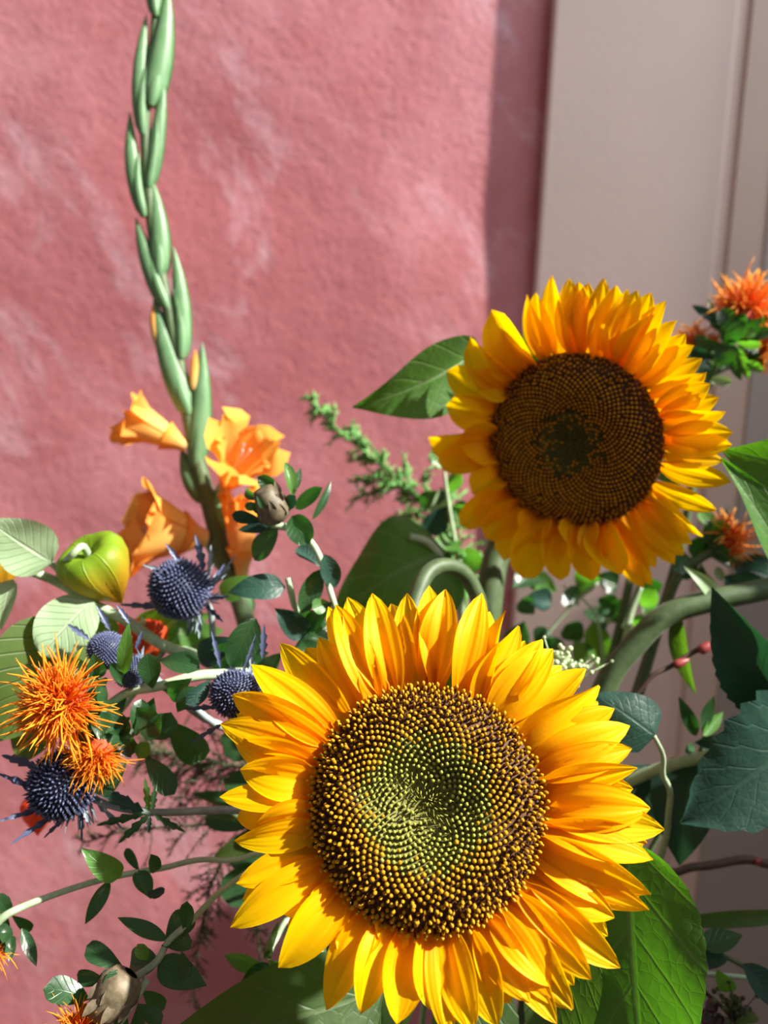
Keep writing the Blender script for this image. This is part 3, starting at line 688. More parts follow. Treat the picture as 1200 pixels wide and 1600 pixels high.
# ================================================================== safflowers
def filament_mesh(seed, curve=0.25, mat=None, w=0.020):
    rnd = random.Random(seed); n = 6
    cx, cy = rnd.uniform(-curve, curve), rnd.uniform(-curve, curve)
    path = [Vector((cx * (i / n) ** 2, cy * (i / n) ** 2, i / n)) for i in range(n + 1)]
    V, Fc, U = tube_geo(path, [w * 0.8, w, w * 0.9, w * 1.1, w * 0.25], 4)
    U = [(0.3, v) for _, v in U]
    return mesh_data('filament', V, Fc, mat, U)
FIL = {k: [filament_mesh(s, 0.42, M[k]) for s in range(9)] for k in ('saf_fil', 'saf_fil_red')}
def saf_head(parent, c, axis, rad, nfil, fil='saf_fil', seed=1, spread=1.25, core=True, joined=False):
    """thistle-like head: receptacle of green bracts, brush of filaments; c = brush centre"""
    rnd = random.Random(seed); a = axis.normalized(); e1 = a.orthogonal().normalized(); e2 = a.cross(e1)
    prof = [(-0.95, 0.14), (-0.85, 0.34), (-0.6, 0.46), (-0.3, 0.40), (-0.05, 0.36), (0.12, 0.26), (0.2, 0.05)]
    V, Fc, fm = [], [], []
    ns = 12
    for z, r in prof:
        for k in range(ns):
            an = 2 * math.pi * k / ns; V.append(c + a * z * rad + (e1 * math.cos(an) + e2 * math.sin(an)) * r * rad)
    for i in range(len(prof) - 1):
        for k in range(ns):
            Fc.append((i * ns + k, i * ns + (k + 1) % ns, (i + 1) * ns + (k + 1) % ns, (i + 1) * ns + k)); fm.append(0 if i < 3 else 1)
    h = part('flower_head', V, Fc, [M['saf_leaf'], M['saf_core']], parent, [(0.5, 0.5)] * len(V), fm)
    geo = Geo()
    for i in range(nfil):
        f = (i + 0.5) / nfil
        th = spread * math.acos(1 - f * 0.98) * 1.02 + rnd.uniform(-0.12, 0.12)
        an = i * 2.39996 + rnd.uniform(-0.2, 0.2)
        d = (a * math.cos(th) + (e1 * math.cos(an) + e2 * math.sin(an)) * math.sin(th)).normalized()
        L = rad * (rnd.uniform(0.85, 1.2) if i % 3 == 0 else rnd.uniform(0.5, 0.9))
        q = d.to_track_quat('Z', 'Y') @ Quaternion((0, 0, 1), rnd.random() * 6.28)
        o = c - a * rad * 0.05 + d * rad * 0.12
        me = rnd.choice(FIL[fil])
        s = L
        if joined:
            m3 = q.to_matrix(); U = [None] * len(me.vertices)
            for l in me.loops: U[l.vertex_index] = tuple(me.uv_layers[0].data[l.index].uv)
            geo.add([o + m3 @ (Vector((v.co.x * 1.5, v.co.y * 1.5, v.co.z)) * s) for v in me.vertices], [tuple(p.vertices) for p in me.polygons], 0, U)
        else:
            put('filament', me, h, o, q, (s, s, s))
    if not joined:
        for i in range(nfil):
            th = spread * math.acos(1 - rnd.random() * 0.98); an = rnd.random() * 6.28
            d = (a * math.cos(th) + (e1 * math.cos(an) + e2 * math.sin(an)) * math.sin(th)).normalized()
            q = (d + Vector((rnd.uniform(-.5, .5), rnd.uniform(-.5, .5), rnd.uniform(-.5, .5)))).normalized().to_track_quat('Z', 'Y').to_matrix(); me = rnd.choice(FIL[fil]); s = rad * rnd.uniform(0.25, 0.4)
            U = [None] * len(me.vertices)
            for l in me.loops: U[l.vertex_index] = tuple(me.uv_layers[0].data[l.index].uv)
            o = c + d * rad * rnd.uniform(0.25, 0.55)
            geo.add([o + q @ Vector((v.co.x * s * 1.5, v.co.y * s * 1.5, v.co.z * s)) for v in me.vertices], [tuple(p.vertices) for p in me.polygons], 0, U)
    geo.build('filaments' if joined else 'inner_tuft', M[fil], h, kind='stuff')
    for i in range(9):
        an = i * 0.7 + 0.2; rd = e1 * math.cos(an) + e2 * math.sin(an)
        b = c - a * rad * 0.75 + rd * rad * 0.38; tp = c - a * rad * rnd.uniform(0.1, 0.5) + rd * rad * rnd.uniform(0.75, 1.15)
        leaf(h, b, tp, rad * 0.42, M['saf_leaf'], 0.4, shape='lance', fold=0.4, arch=rnd.uniform(-0.1, 0.15), nL=7, nW=4, name='bract')
    return h
def leaves(parent, defs, mat, d, seed=0, shape='obovate', arch=0.08, rollv=30, dz=0.012):
    rnd = random.Random(seed)
    for df in defs:
        (b, t_, W) = df[:3]; o = df[3] if len(df) > 3 else {}
        dd = d + rnd.uniform(-dz, dz) * 0.4 + o.get('dd', 0)
        leaf(parent, b, t_, W, o.get('mat', mat), dd, dd + rnd.uniform(-dz, dz) + o.get('dt', 0), roll=o.get('roll', rnd.uniform(-rollv, rollv)), arch=o.get('arch', rnd.uniform(-0.04, 0.14)), fold=o.get('fold', rnd.uniform(0.1, 0.45)),
             shape=o.get('shape', shape), wave=0.03, nL=10, nW=6, label=o.get('label'))

base_l = G0 + Vector((-0.05, -0.02, 0))
saf1 = thing('safflower', base_l, 'two fluffy orange safflower heads on a leafy stem at the left, beside the sea hollies', 'safflower')
SD = 0.375
tube('stem', [P(130, 1130, SD + 0.012), P(165, 1105, SD + 0.018), P(200, 1082, SD + 0.02), P(245, 1073, SD + 0.02), P(335, 1054, SD + 0.03), P(440, 1080, 0.43), P(540, 1300, 0.45), base_l], [0.0022, 0.0022, 0.0026, 0.0034, 0.004], M['stem_pale'], saf1, 8)
saf_head(saf1, P(98, 1098, SD - 0.005), Vector((-0.42, -0.86, 0.12)), px2m(79, SD), 290, 'saf_fil', 21, spread=1.15)
tube('branch', [P(230, 1120, SD + 0.02), P(200, 1150, SD + 0.02), P(160, 1172, SD + 0.014)], [0.0022, 0.002], M['stem_pale'], saf1, 8)
saf_head(saf1, P(150, 1180, SD + 0.006), Vector((-0.15, -0.85, -0.5)), px2m(56, SD), 190, 'saf_fil', 22, spread=1.0)
leaves(saf1, [((193,1055),(201,973),24,dict(mat=M['green_leaf'],shape='lance')),((194,1072),(173,1036),20),((238,1076),(230,1021),36),((250,1033),(312,1047),40),((277,1113),(304,1072),26),
 ((213,1150),(221,1092),32),((232,1155),(268,1113),44),((262,1125),(318,1188),52,dict(roll=10)),((226,1180),(273,1241),36),((198,1190),(150,1240),36),((200,1085),(178,1120),34),((170,1100),(190,1155),40),
 ((205,1120),(165,1150),36),((240,1090),(225,1140),44),((300,1060),(262,1085),36),((213,1105),(250,1150),44),((185,1130),(205,1180),38),((215,1185),(232,1160),26,dict(mat=M['green_leaf'])),
 ((330,1062),(290,1100),30,dict(mat=M['sun_leaf_blue']))], M['saf_leaf'], SD + 0.016, 31)

base2 = G0 + Vector((-0.055, -0.03, 0))
saf2 = thing('safflower', base2, 'safflower on a long pale stem reaching the left edge, orange head cut off by it', 'safflower')
D2 = 0.385
tube('stem', [P(-10, 1446, D2 - 0.01), P(20, 1424, D2 - 0.008), P(90, 1396, D2), P(165, 1373, D2), P(250, 1357, D2 + 0.01), P(345, 1345, D2 + 0.02), P(480, 1400, 0.43), base2], [0.0022, 0.0016, 0.0015, 0.0014, 0.0020], M['stem_pale'], saf2, 8)
saf_head(saf2, P(-18, 1482, D2 - 0.012), Vector((-0.5, -0.6, -0.55)), px2m(40, D2), 110, 'saf_fil', 23, spread=1.25)
leaves(saf2, [((190,1369),(127,1325),40,dict(shape='ovate',mat=M['green_leaf'])),((172,1376),(133,1444),24,dict(shape='lance')),((218,1362),(196,1326),16),((242,1362),(236,1334),22),((213,1362),(236,1405),34,dict(shape='ovate')),((230,1394),(256,1396),20,dict(mat=M['sun_leaf_blue'])),
 ((18,1428),(-6,1396),24),((18,1430),(50,1453),18),((34,1450),(57,1510),20,dict(shape='lance')),((12,1432),(-4,1470),24),((20,1424),(6,1402),16)], M['saf_leaf'], D2, 32)

base3 = G0 + Vector((-0.045, -0.045, 0))
saf3 = thing('safflower', base3, 'dark leafy safflower with a brown bud and an orange head at the bottom left', 'safflower')
D3 = 0.36
tube('stem', [P(175, 1545, D3 - 0.005), P(215, 1525, D3), P(245, 1502, D3), P(264, 1470, D3), P(300, 1438, D3), P(364, 1378, D3 + 0.02), P(470, 1330, 0.43), P(560, 1450, 0.45), base3], [0.0020, 0.0018, 0.0015, 0.0014, 0.0014, 0.0026], M['stem_pale'], saf3, 8)
leaves(saf3, [((262,1470),(184,1434),26,dict(shape='lance')),((258,1470),(300,1430),44),((250,1503),(204,1502),46,dict(shape='round')),((246,1505),(323,1540),48,dict(shape='ovate',roll=5)),((195,1514),(135,1478),34),((168,1532),(120,1524),28),
 ((140,1562),(68,1545),44,dict(roll=25)),((290,1462),(293,1408),24),((284,1486),(290,1528),22),((222,1548),(257,1577),26),((214,1568),(252,1600),28),((215,1570),(215,1625),26),((195,1575),(180,1640),30),((252,1478),(300,1470),34),((232,1500),(215,1475),22,dict(mat=M['green_leaf']))], M['saf_leaf'], D3, 33)
def dry_bud(parent, b, t_, W, d, seed):
    """unopened head: overlapping papery scales round a barrel"""
    bv, tv = P(*b, d), P(*t_, d - 0.006); A = tv - bv; L = A.length; a = A / L; e1 = a.orthogonal().normalized(); e2 = a.cross(e1); W = px2m(W, d)
    V, Fc = [], []; ns = 14
    prof = [(0, 0.18), (0.08, 0.4), (0.3, 0.52), (0.6, 0.46), (0.85, 0.36), (1.0, 0.30), (0.96, 0.1)]
    for z, r in prof:
        for k in range(ns):
            an = 2 * math.pi * k / ns; V.append(bv + a * z * L + (e1 * math.cos(an) + e2 * math.sin(an)) * r * W * (1 + 0.06 * (k % 2)))
    for i in range(len(prof) - 1):
        for k in range(ns): Fc.append((i * ns + k, i * ns + (k + 1) % ns, (i + 1) * ns + (k + 1) % ns, (i + 1) * ns + k))
    Fc.append(tuple((len(prof) - 1) * ns + k for k in range(ns)))
    h = part('bud', V, Fc, M['bud_tan'], parent, label='papery brown unopened bud')
    rnd = random.Random(seed)
    for i in range(14):
        an = i * 2.4; rd = e1 * math.cos(an) + e2 * math.sin(an); z = 0.05 + 0.045 * i
        leaf(h, bv + a * L * z + rd * W * 0.42, bv + a * L * (z + 0.40) + rd * W * (0.46 + 0.05 * rnd.random()), W * 0.22, M['bud_tan'] if i % 3 else M['saf_leaf'], d, shape='ovate', fold=0.3, arch=0.08, nL=6, nW=4, name='scale')
    return h
dry_bud(saf3, (205, 1520), (150, 1590), 66, D3 - 0.008, 3)
tube('branch', [P(230, 1530, D3), P(195, 1585, D3 - 0.008), P(165, 1625, D3 - 0.012)], [0.002, 0.0018], M['stem_pale'], saf3, 7)
saf_head(saf3, P(122, 1612, D3 - 0.015), Vector((-0.3, -0.75, 0.55)), px2m(48, D3), 130, 'saf_fil', 24, spread=1.1)

# bud stem in the middle
base4 = G0 + Vector((-0.03, 0.0, 0))
saf4 = thing('safflower', base4, 'unopened safflower bud ringed by dark leaves, right of the gladiolus blooms', 'safflower')
D4 = 0.42
tube('stem', [P(425, 820, D4), P(462, 828, D4), P(488, 850, D4), P(504, 882, D4), P(514, 917, D4), P(524, 950, D4), P(570, 1100, 0.44), P(600, 1400, 0.46), base4], [0.0022, 0.0018, 0.0016, 0.0018, 0.003], M['stem_pale'], saf4, 8)
dry_bud(saf4, (436, 816), (410, 764), 50, D4 - 0.006, 5)
leaves(saf4, [((458,776),(445,722),21,dict(mat=M['green_leaf'],shape='elliptic')),((462,766),(469,731),12,dict(shape='lance')),((436,762),(402,745),24),((462,795),(504,762),27,dict(shape='elliptic')),((488,812),(517,751),15,dict(shape='lance')),
 ((456,806),(484,850),44,dict(shape='round',roll=8)),((412,815),(362,804),22,dict(mat=M['sun_leaf_blue'])),((452,820),(372,828),20,dict(mat=M['sun_leaf_blue'],shape='elliptic')),((434,826),(397,875),38,dict(shape='elliptic')),((408,782),(384,766),18),((410,790),(382,791),16),
 ((440,800),(462,775),22,dict(mat=M['sun_leaf_blue'])),((430,803),(444,790),16),((502,886),(465,855),34,dict(mat=M['sun_leaf_blue'])),((506,866),(524,918),34,dict(shape='elliptic',mat=M['sun_leaf_blue'])),((500,890),(470,958),38,dict(shape='elliptic')),((514,940),(488,952),26,dict(mat=M['green_leaf'])),
 ((478,935),(482,965),24),((520,940),(480,985),34),((446,918),(356,926),44,dict(mat=M['sun_leaf_blue'],shape='ovate')),((430,950),(482,992),46,dict(mat=M['sun_leaf_blue'])),((460,1012),(516,974),42),((400,966),(360,1042),52,dict(shape='elliptic',dd=-0.012)),
 ((470,1000),(500,1040),40),((440,1020),(400,1060),40)], M['saf_leaf'], D4, 34)
tube('branch', [P(450, 903, D4 + 0.005), P(456, 930, D4 + 0.005), P(468, 962, D4 + 0.01), P(540, 1080, 0.44)], [0.0018, 0.0016], M['stem_pale'], saf4, 8)

# right-hand safflowers
base5 = G0 + Vector((0.07, 0.05, 0))
saf5 = thing('safflower', base5, 'red and yellow safflower heads at the upper right, behind the rear sunflower', 'safflower')
D5 = 0.53
tube('stem', [P(1130, 545, D5), P(1115, 580, D5), P(1092, 640, D5 + 0.01), P(1075, 800, D5 + 0.01), P(1020, 1000, D5), P(860, 1500, 0.50), base5], [0.0036, 0.003, 0.003, 0.0035], M['stem'], saf5, 8)
saf_head(saf5, P(1162, 484, D5), Vector((0.35, 0.1, 0.92)), px2m(52, D5), 300, 'saf_fil_red', 41, spread=1.1, joined=True)
tube('branch', [P(1120, 580, D5), P(1165, 560, D5 + 0.02), P(1190, 545, D5 + 0.02)], [0.0024, 0.002], M['stem'], saf5, 8)
saf_head(saf5, P(1203, 532, D5 + 0.01), Vector((0.75, -0.2, 0.1)), px2m(48, D5), 220, 'saf_fil', 42, spread=1.4, joined=True)
tube('branch', [P(1095, 640, D5 + 0.01), P(1075, 580, D5 + 0.02), P(1080, 548, D5 + 0.02)], [0.0024, 0.002], M['stem'], saf5, 8)
saf_head(saf5, P(1086, 536, D5 + 0.02), Vector((-0.1, 0.1, 1)), px2m(34, D5), 160, 'saf_fil_red', 43, spread=1.1, joined=True)
leaves(saf5, [((1122,505),(1081,477),16,dict(shape='lance',mat=M['sun_leaf_blue'])),((1120,500),(1104,466),8,dict(shape='lance',mat=M['phys_leaf'])),((1140,520),(1128,482),30),((1128,540),(1085,528),24),((1118,560),(1078,548),24,dict(mat=M['sun_leaf_blue'])),
 ((1150,525),(1182,520),20,dict(mat=M['green_leaf'])),((1150,535),(1190,538),16,dict(mat=M['green_leaf'])),((1155,545),(1188,545),14),((1150,540),(1170,592),18,dict(mat=M['green_leaf'],shape='lance')),((1140,550),(1158,595),18,dict(shape='lance')),((1165,565),(1195,580),16,dict(mat=M['green_leaf'],shape='lance')),
 ((1100,590),(1143,598),18,dict(mat=M['phys_leaf'])),((1112,575),(1128,550),26,dict(mat=M['green_leaf'])),((1135,545),(1150,500),34),((1125,575),(1140,535),36),((1108,600),(1095,565),28),((1080,560),(1062,552),22,dict(mat=M['phys_leaf'])),((1105,560),(1090,590),24,dict(mat=M['sun_leaf_blue']))], M['saf_leaf'], D5 - 0.008, 35)

base6 = G0 + Vector((0.075, 0.04, 0))
saf6 = thing('safflower', base6, 'small red safflower head among dark leaves below the rear sunflower, right', 'safflower')
D6 = 0.51
tube('stem', [P(1112, 862, D6), P(1090, 875, D6), P(1060, 900, D6), P(1030, 980, D6), P(960, 1200, 0.50), P(820, 1550, 0.50), base6], [0.0032, 0.003, 0.0034], M['stem'], saf6, 8)
saf_head(saf6, P(1138, 842, D6), Vector((0.75, -0.1, 0.55)), px2m(38, D6), 200, 'saf_fil_red', 44, spread=1.1, joined=True)
leaves(saf6, [((1115,845),(1095,800),28,dict(mat=M['green_leaf'])),((1120,850),(1130,812),30,dict(mat=M['green_leaf'])),((1112,858),(1142,852),18,dict(mat=M['green_leaf'])),((1090,870),(1062,905),34),((1085,880),(1048,880),40),((1100,870),(1078,845),36),((1085,885),(1110,930),26),((1120,885),(1128,908),16,dict(mat=M['phys_leaf'])),
 ((1110,870),(1160,880),30),((1100,860),(1140,790),16,dict(mat=M['sun_leaf_blue'],shape='lance')),((1130,900),(1180,935),60,dict(mat=M['sun_leaf_blue'])),((1140,880),(1200,900),60,dict(mat=M['sun_leaf_blue'])),((1095,880),(1100,925),20,dict(mat=M['phys_leaf_dark']))], M['saf_leaf'], D6 + 0.004, 36)

# ================================================================== sea hollies
def ery(base, label, c, axis, ra, rb, d, stem_pts, nbr, brl, seed, extra=()):
    """thistle: an egg of tiny spiky florets over a collar of spiny bracts"""
    root = thing('sea_holly', base, label, 'sea holly'); rnd = random.Random(seed)
    cv = P(*c, d); a = axis.normalized(); e1 = a.orthogonal().normalized(); e2 = a.cross(e1); ra = px2m(ra, d); rb = px2m(rb, d)
    tube('stem', [cv - a * rb * 1.0] + [P(x, y, q) for x, y, q in stem_pts] + [base], [0.0016, 0.0018, 0.002, 0.0024], M['stem_blue'], root, 8)
    g = Geo(); nf = 560
    # the egg itself
    ns, nr = 16, 10; V, Fc = [], []
    for i in range(nr + 1):
        th = math.pi * i / nr
        for k in range(ns):
            an = 2 * math.pi * k / ns; V.append(cv + a * math.cos(th) * rb * 0.9 + (e1 * math.cos(an) + e2 * math.sin(an)) * math.sin(th) * ra * 0.9)
    for i in range(nr):
        for k in range(ns): Fc.append((i * ns + k, (i + 1) * ns + k, (i + 1) * ns + (k + 1) % ns, i * ns + (k + 1) % ns))
    g.add(V, Fc, 0)
    for i in range(nf):
        f = (i + 0.5) / nf * 0.9; th = math.acos(1 - 2 * f); an = i * 2.39996
        rd = e1 * math.cos(an) + e2 * math.sin(an)
        p = cv + a * math.cos(th) * rb * 0.88 + rd * math.sin(th) * ra * 0.88
        nn = (a * math.cos(th) / rb + rd * math.sin(th) / ra).normalized()
        L = ra * rnd.uniform(0.18, 0.32); w = ra * 0.058
        t1 = nn.orthogonal().normalized(); t2 = nn.cross(t1)
        V = [p + (t1 * math.cos(q) + t2 * math.sin(q)) * w for q in (0, 1.57, 3.14, 4.71)] + [p + nn * L * 0.55 + (t1 * math.cos(q) + t2 * math.sin(q)) * w * 0.75 for q in (0, 1.57, 3.14, 4.71)] + [p + nn * L + (t1 * rnd.uniform(-1, 1) + t2 * rnd.uniform(-1, 1)) * w * 0.3]
        Fc = [(k, (k + 1) % 4, 4 + (k + 1) % 4, 4 + k) for k in range(4)]
        g.add(V, Fc, 0); g.add(V, [(4 + k, 4 + (k + 1) % 4, 8) for k in range(4)], 1)
    g.build('floret_cone', [M['ery_blue'], M['ery_tip']], root, kind='stuff', label='egg-shaped head of tiny steel-blue florets')
    for i in range(nbr):
        an = 2 * math.pi * i / nbr + rnd.uniform(-0.2, 0.2); rd = e1 * math.cos(an) + e2 * math.sin(an)
        b = cv - a * rb * 0.85 + rd * ra * 0.35
        L = ra * brl * rnd.uniform(0.65, 1.2)
        tp = b + rd * L + a * L * rnd.uniform(-0.35, 0.25)
        leaf(root, b, tp, ra * 0.24, M['ery_bract'] if i % 3 else M['ery_bract_pale'], d, shape='lance', fold=0.6, arch=rnd.uniform(-0.12, 0.1), serr=0.9, nt_=4, nW=4, name='bract')
    for i in range(nbr * 5):
        an = rnd.random() * 6.28; rd = e1 * math.cos(an) + e2 * math.sin(an)
        b = cv - a * rb * rnd.uniform(0.5, 0.9) + rd * ra * 0.55; L = ra * rnd.uniform(0.5, 1.0)
        leaf(root, b, b + rd * L + a * L * rnd.uniform(-0.6, 0.2), ra * 0.07, M['ery_bract_pale'], d, shape='lance', fold=0.4, arch=0.02, nL=5, nW=2, name='spine')
    for (b, t_, W, kw) in extra:
        leaf(root, b, t_, W, M[kw.get('m', 'ery_bract')], kw.get('d', d), kw.get('d1'), roll=kw.get('roll', 10), shape='lance', fold=0.5, arch=kw.get('arch', 0.04), serr=0.7, nt_=4, nW=4, name='bract')
    return root
be = lambda i: G0 + Vector((-0.06 - 0.006 * i, 0.008 * i - 0.01, 0))
ery(be(0), 'blue sea holly head in front of the lower gladiolus bloom', (282, 921), Vector((-0.72, -0.45, 0.52)), 44, 48, 0.43, [(330, 960, 0.445), (345, 1060, 0.45), (430, 1250, 0.46)], 9, 1.5, 51,
    [((290,893),(258,848),12,{}),((318,893),(305,835),16,{}),((262,950),(186,945),13,{'m':'ery_bract'}),((275,900),(222,882),10,{'m':'ery_bract_pale'}),((325,900),(330,850),10,{'m':'ery_bract_pale'})])
ery(be(1), 'blue sea holly head above the orange safflower, beside the red lantern', (168, 1016), Vector((-0.75, -0.5, 0.35)), 27, 30, 0.40, [(215, 1040, 0.41), (300, 1110, 0.42), (430, 1260, 0.44)], 8, 1.3, 52,
    [((172,985),(150,945),13,{}),((203,975),(182,945),11,{}),((140,1000),(105,975),13,{}),((212,1015),(222,985),9,{})])
ery(be(2), 'small blue sea holly head half hidden by green leaves above the safflower', (208, 1050), Vector((-0.55, -0.7, -0.2)), 22, 30, 0.395, [(235, 1060, 0.41), (320, 1120, 0.42), (440, 1270, 0.44)], 7, 1.2, 53)
ery(be(3), 'dark sea holly head touching the front sunflower petals on the left', (368, 1084), Vector((-0.5, -0.75, 0.25)), 36, 40, 0.385, [(400, 1110, 0.40), (470, 1200, 0.43)], 9, 1.6, 54,
    [((345,1045),(330,985),11,{}),((410,1030),(412,975),14,{}),((380,1050),(400,990),8,{}),((345,1105),(285,1108),11,{}),((350,1130),(300,1160),10,{}),((345,1075),(315,1070),8,{})])
ery(be(4), 'sea holly head with long spiny bracts under the orange safflower at the left edge', (98, 1226), Vector((-0.45, -0.8, 0.38)), 50, 50, 0.385, [(150, 1250, 0.39), (235, 1269, 0.39), (400, 1270, 0.41), (500, 1330, 0.44)], 10, 1.5, 55,
    [((70,1240),(-5,1208),15,{'d1':0.37}),((60,1200),(2,1180),18,{}),((75,1262),(-8,1285),11,{'d1':0.37}),((95,1268),(15,1320),12,{'d1':0.37}),((60,1255),(36,1275),9,{}),((110,1270),(68,1310),9,{}),((130,1262),(142,1290),9,{'m':'ery_bract_pale'}),((225,1268),(155,1240),24,{'m':'sun_leaf_blue'}),((228,1272),(150,1290),16,{'m':'saf_leaf'}),((235,1272),(185,1318),16,{'m':'saf_leaf'}),((232,1268),(226,1215),14,{'m':'green_leaf'}),((238,1266),(242,1225),12,{'m':'saf_leaf'}),((235,1275),(232,1302),10,{'m':'sun_leaf_blue'}),((240,1272),(290,1300),14,{'m':'saf_leaf'})])

# ================================================================== lantern plant (physalis)
basep = G0 + Vector((-0.07, 0.03, 0))
phy = thing('lantern_plant', basep, 'lantern plant branch with papery green and red lanterns and pale leaves, left', 'lantern plant')
DP = 0.435
tube('stem', [P(-60, 845, DP - 0.02), P(0, 872, DP - 0.015), P(50, 893, DP - 0.01), P(95, 912, DP), P(150, 946, DP), P(195, 968, DP), P(255, 1008, DP + 0.005), P(325, 1034, DP + 0.01), P(450, 1120, 0.455), P(560, 1350, 0.47), basep], [0.0020, 0.0026, 0.0030, 0.0034, 0.004], M['stem_pale'], phy, 9)
def lantern(parent, c, axis, r, d, mat, stalk):
    """inflated five-ribbed calyx, sunk where the stalk enters, pointed at the foot"""
    cv = P(*c, d); a = axis.normalized(); e1 = a.orthogonal().normalized(); e2 = a.cross(e1); r = px2m(r, d)
    prof = [(0.50, 0.02), (0.52, 0.12), (0.66, 0.28), (0.80, 0.50), (0.82, 0.70), (0.70, 0.88), (0.42, 1.0), (0.05, 0.97), (-0.35, 0.80), (-0.72, 0.55), (-1.0, 0.32), (-1.25, 0.12), (-1.42, 0.01)]
    ns = 40; V, Fc, U = [], [], []
    for i, (z, q) in enumerate(prof):
        for k in range(ns):
            an = 2 * math.pi * k / ns; rib = 1 + 0.13 * (abs(math.cos(2.5 * an)) ** 0.8 - 0.6) * -1 * (1 if q > 0.2 else 0)
            V.append(cv + a * z * r + (e1 * math.cos(an) + e2 * math.sin(an)) * q * r * (2 - rib)); U.append((k / ns, i / (len(prof) - 1)))
    for i in range(len(prof) - 1):
        for k in range(ns): Fc.append((i * ns + k, (i + 1) * ns + k, (i + 1) * ns + (k + 1) % ns, i * ns + (k + 1) % ns))
    h = part('lantern', V, Fc, mat, parent, U)
    tube('stalk', [cv + a * r * 0.5, cv + a * r * 0.9 + face_cam(cv) * r * 0.1] + [P(x, y, q) for x, y, q in stalk], [0.0022, 0.0016], M['stem_pale'], h, 8)
lantern(phy, (154, 890), Vector((-0.34, -0.46, 0.82)), 54, DP - 0.005, M['lantern_green'], [(112, 868, DP - 0.02), (95, 885, DP - 0.008), (92, 906, DP)])
lantern(phy, (223, 1003), Vector((-0.1, 0.3, 0.9)), 42, DP + 0.03, M['lantern_red'], [(222, 975, DP + 0.015), (205, 972, DP)])
lantern(phy, (2, 885), Vector((-0.2, 0.2, 0.9)), 30, DP + 0.01, M['lantern_green'], [(15, 868, DP - 0.01), (25, 880, DP - 0.01)])
lantern(phy, (60, 1270), Vector((0.0, 0.1, 0.9)), 26, 0.46, M['lantern_red'], [(75, 1210, 0.45), (180, 1120, 0.45), (260, 1012, 0.445)])
leaf(phy, (82, 880), (-20, 812), 92, M['phys_leaf'], DP - 0.008, DP - 0.02, roll=-10, arch=0.06, fold=0.2, wave=0.04, nL=14, nW=8, shape='ovate', rib=0.02)
tube('petiole', [P(96, 910, DP), P(90, 890, DP - 0.004), P(58, 862, DP - 0.010)], [0.0018, 0.0016], M['stem_pale'], phy, 7)
leaf(phy, (146, 935), (62, 1024), 92, M['phys_leaf'], DP - 0.012, DP - 0.028, roll=12, arch=0.06, fold=0.2, wave=0.04, nL=14, nW=8, shape='elliptic', rib=0.02)
leaf(phy, (20, 905), (2, 985), 46, M['phys_leaf'], DP - 0.01, DP - 0.015, roll=40, arch=0.05, fold=0.3)
leaf(phy, (120, 975), (-20, 1160), 170, M['phys_leaf_dark'], DP - 0.01, DP - 0.03, roll=-10, arch=0.06, fold=0.15, wave=0.04, nL=16, nW=8, rib=0.012, label='broad olive leaf behind the safflower')
leaf(phy, (70, 1120), (30, 1195), 70, M['phys_leaf_dark'], DP - 0.01, DP - 0.02, roll=20)
leaf(phy, (165, 955), (130, 1035), 60, M['green_leaf'], DP + 0.012, DP + 0.01, roll=-30)
leaf(phy, (210, 985), (330, 960), 70, M['green_leaf'], DP + 0.03, DP + 0.03, roll=20)
leaf(phy, (260, 1015), (350, 985), 60, M['green_leaf'], DP + 0.02, DP + 0.02, roll=-30)
leaf(phy, (310, 1030), (372, 998), 46, M['sun_leaf_blue'], DP - 0.01, DP - 0.015, roll=-10)
leaf(phy, (300, 1010), (280, 965), 40, M['green_leaf'], DP + 0.01, DP + 0.01, roll=10)
leaf(phy, (330, 1035), (420, 1020), 60, M['saf_leaf'], DP - 0.01, DP - 0.02, roll=10)
leaf(phy, (345, 930), (395, 900), 40, M['green_leaf'], 0.47, 0.47, roll=10)

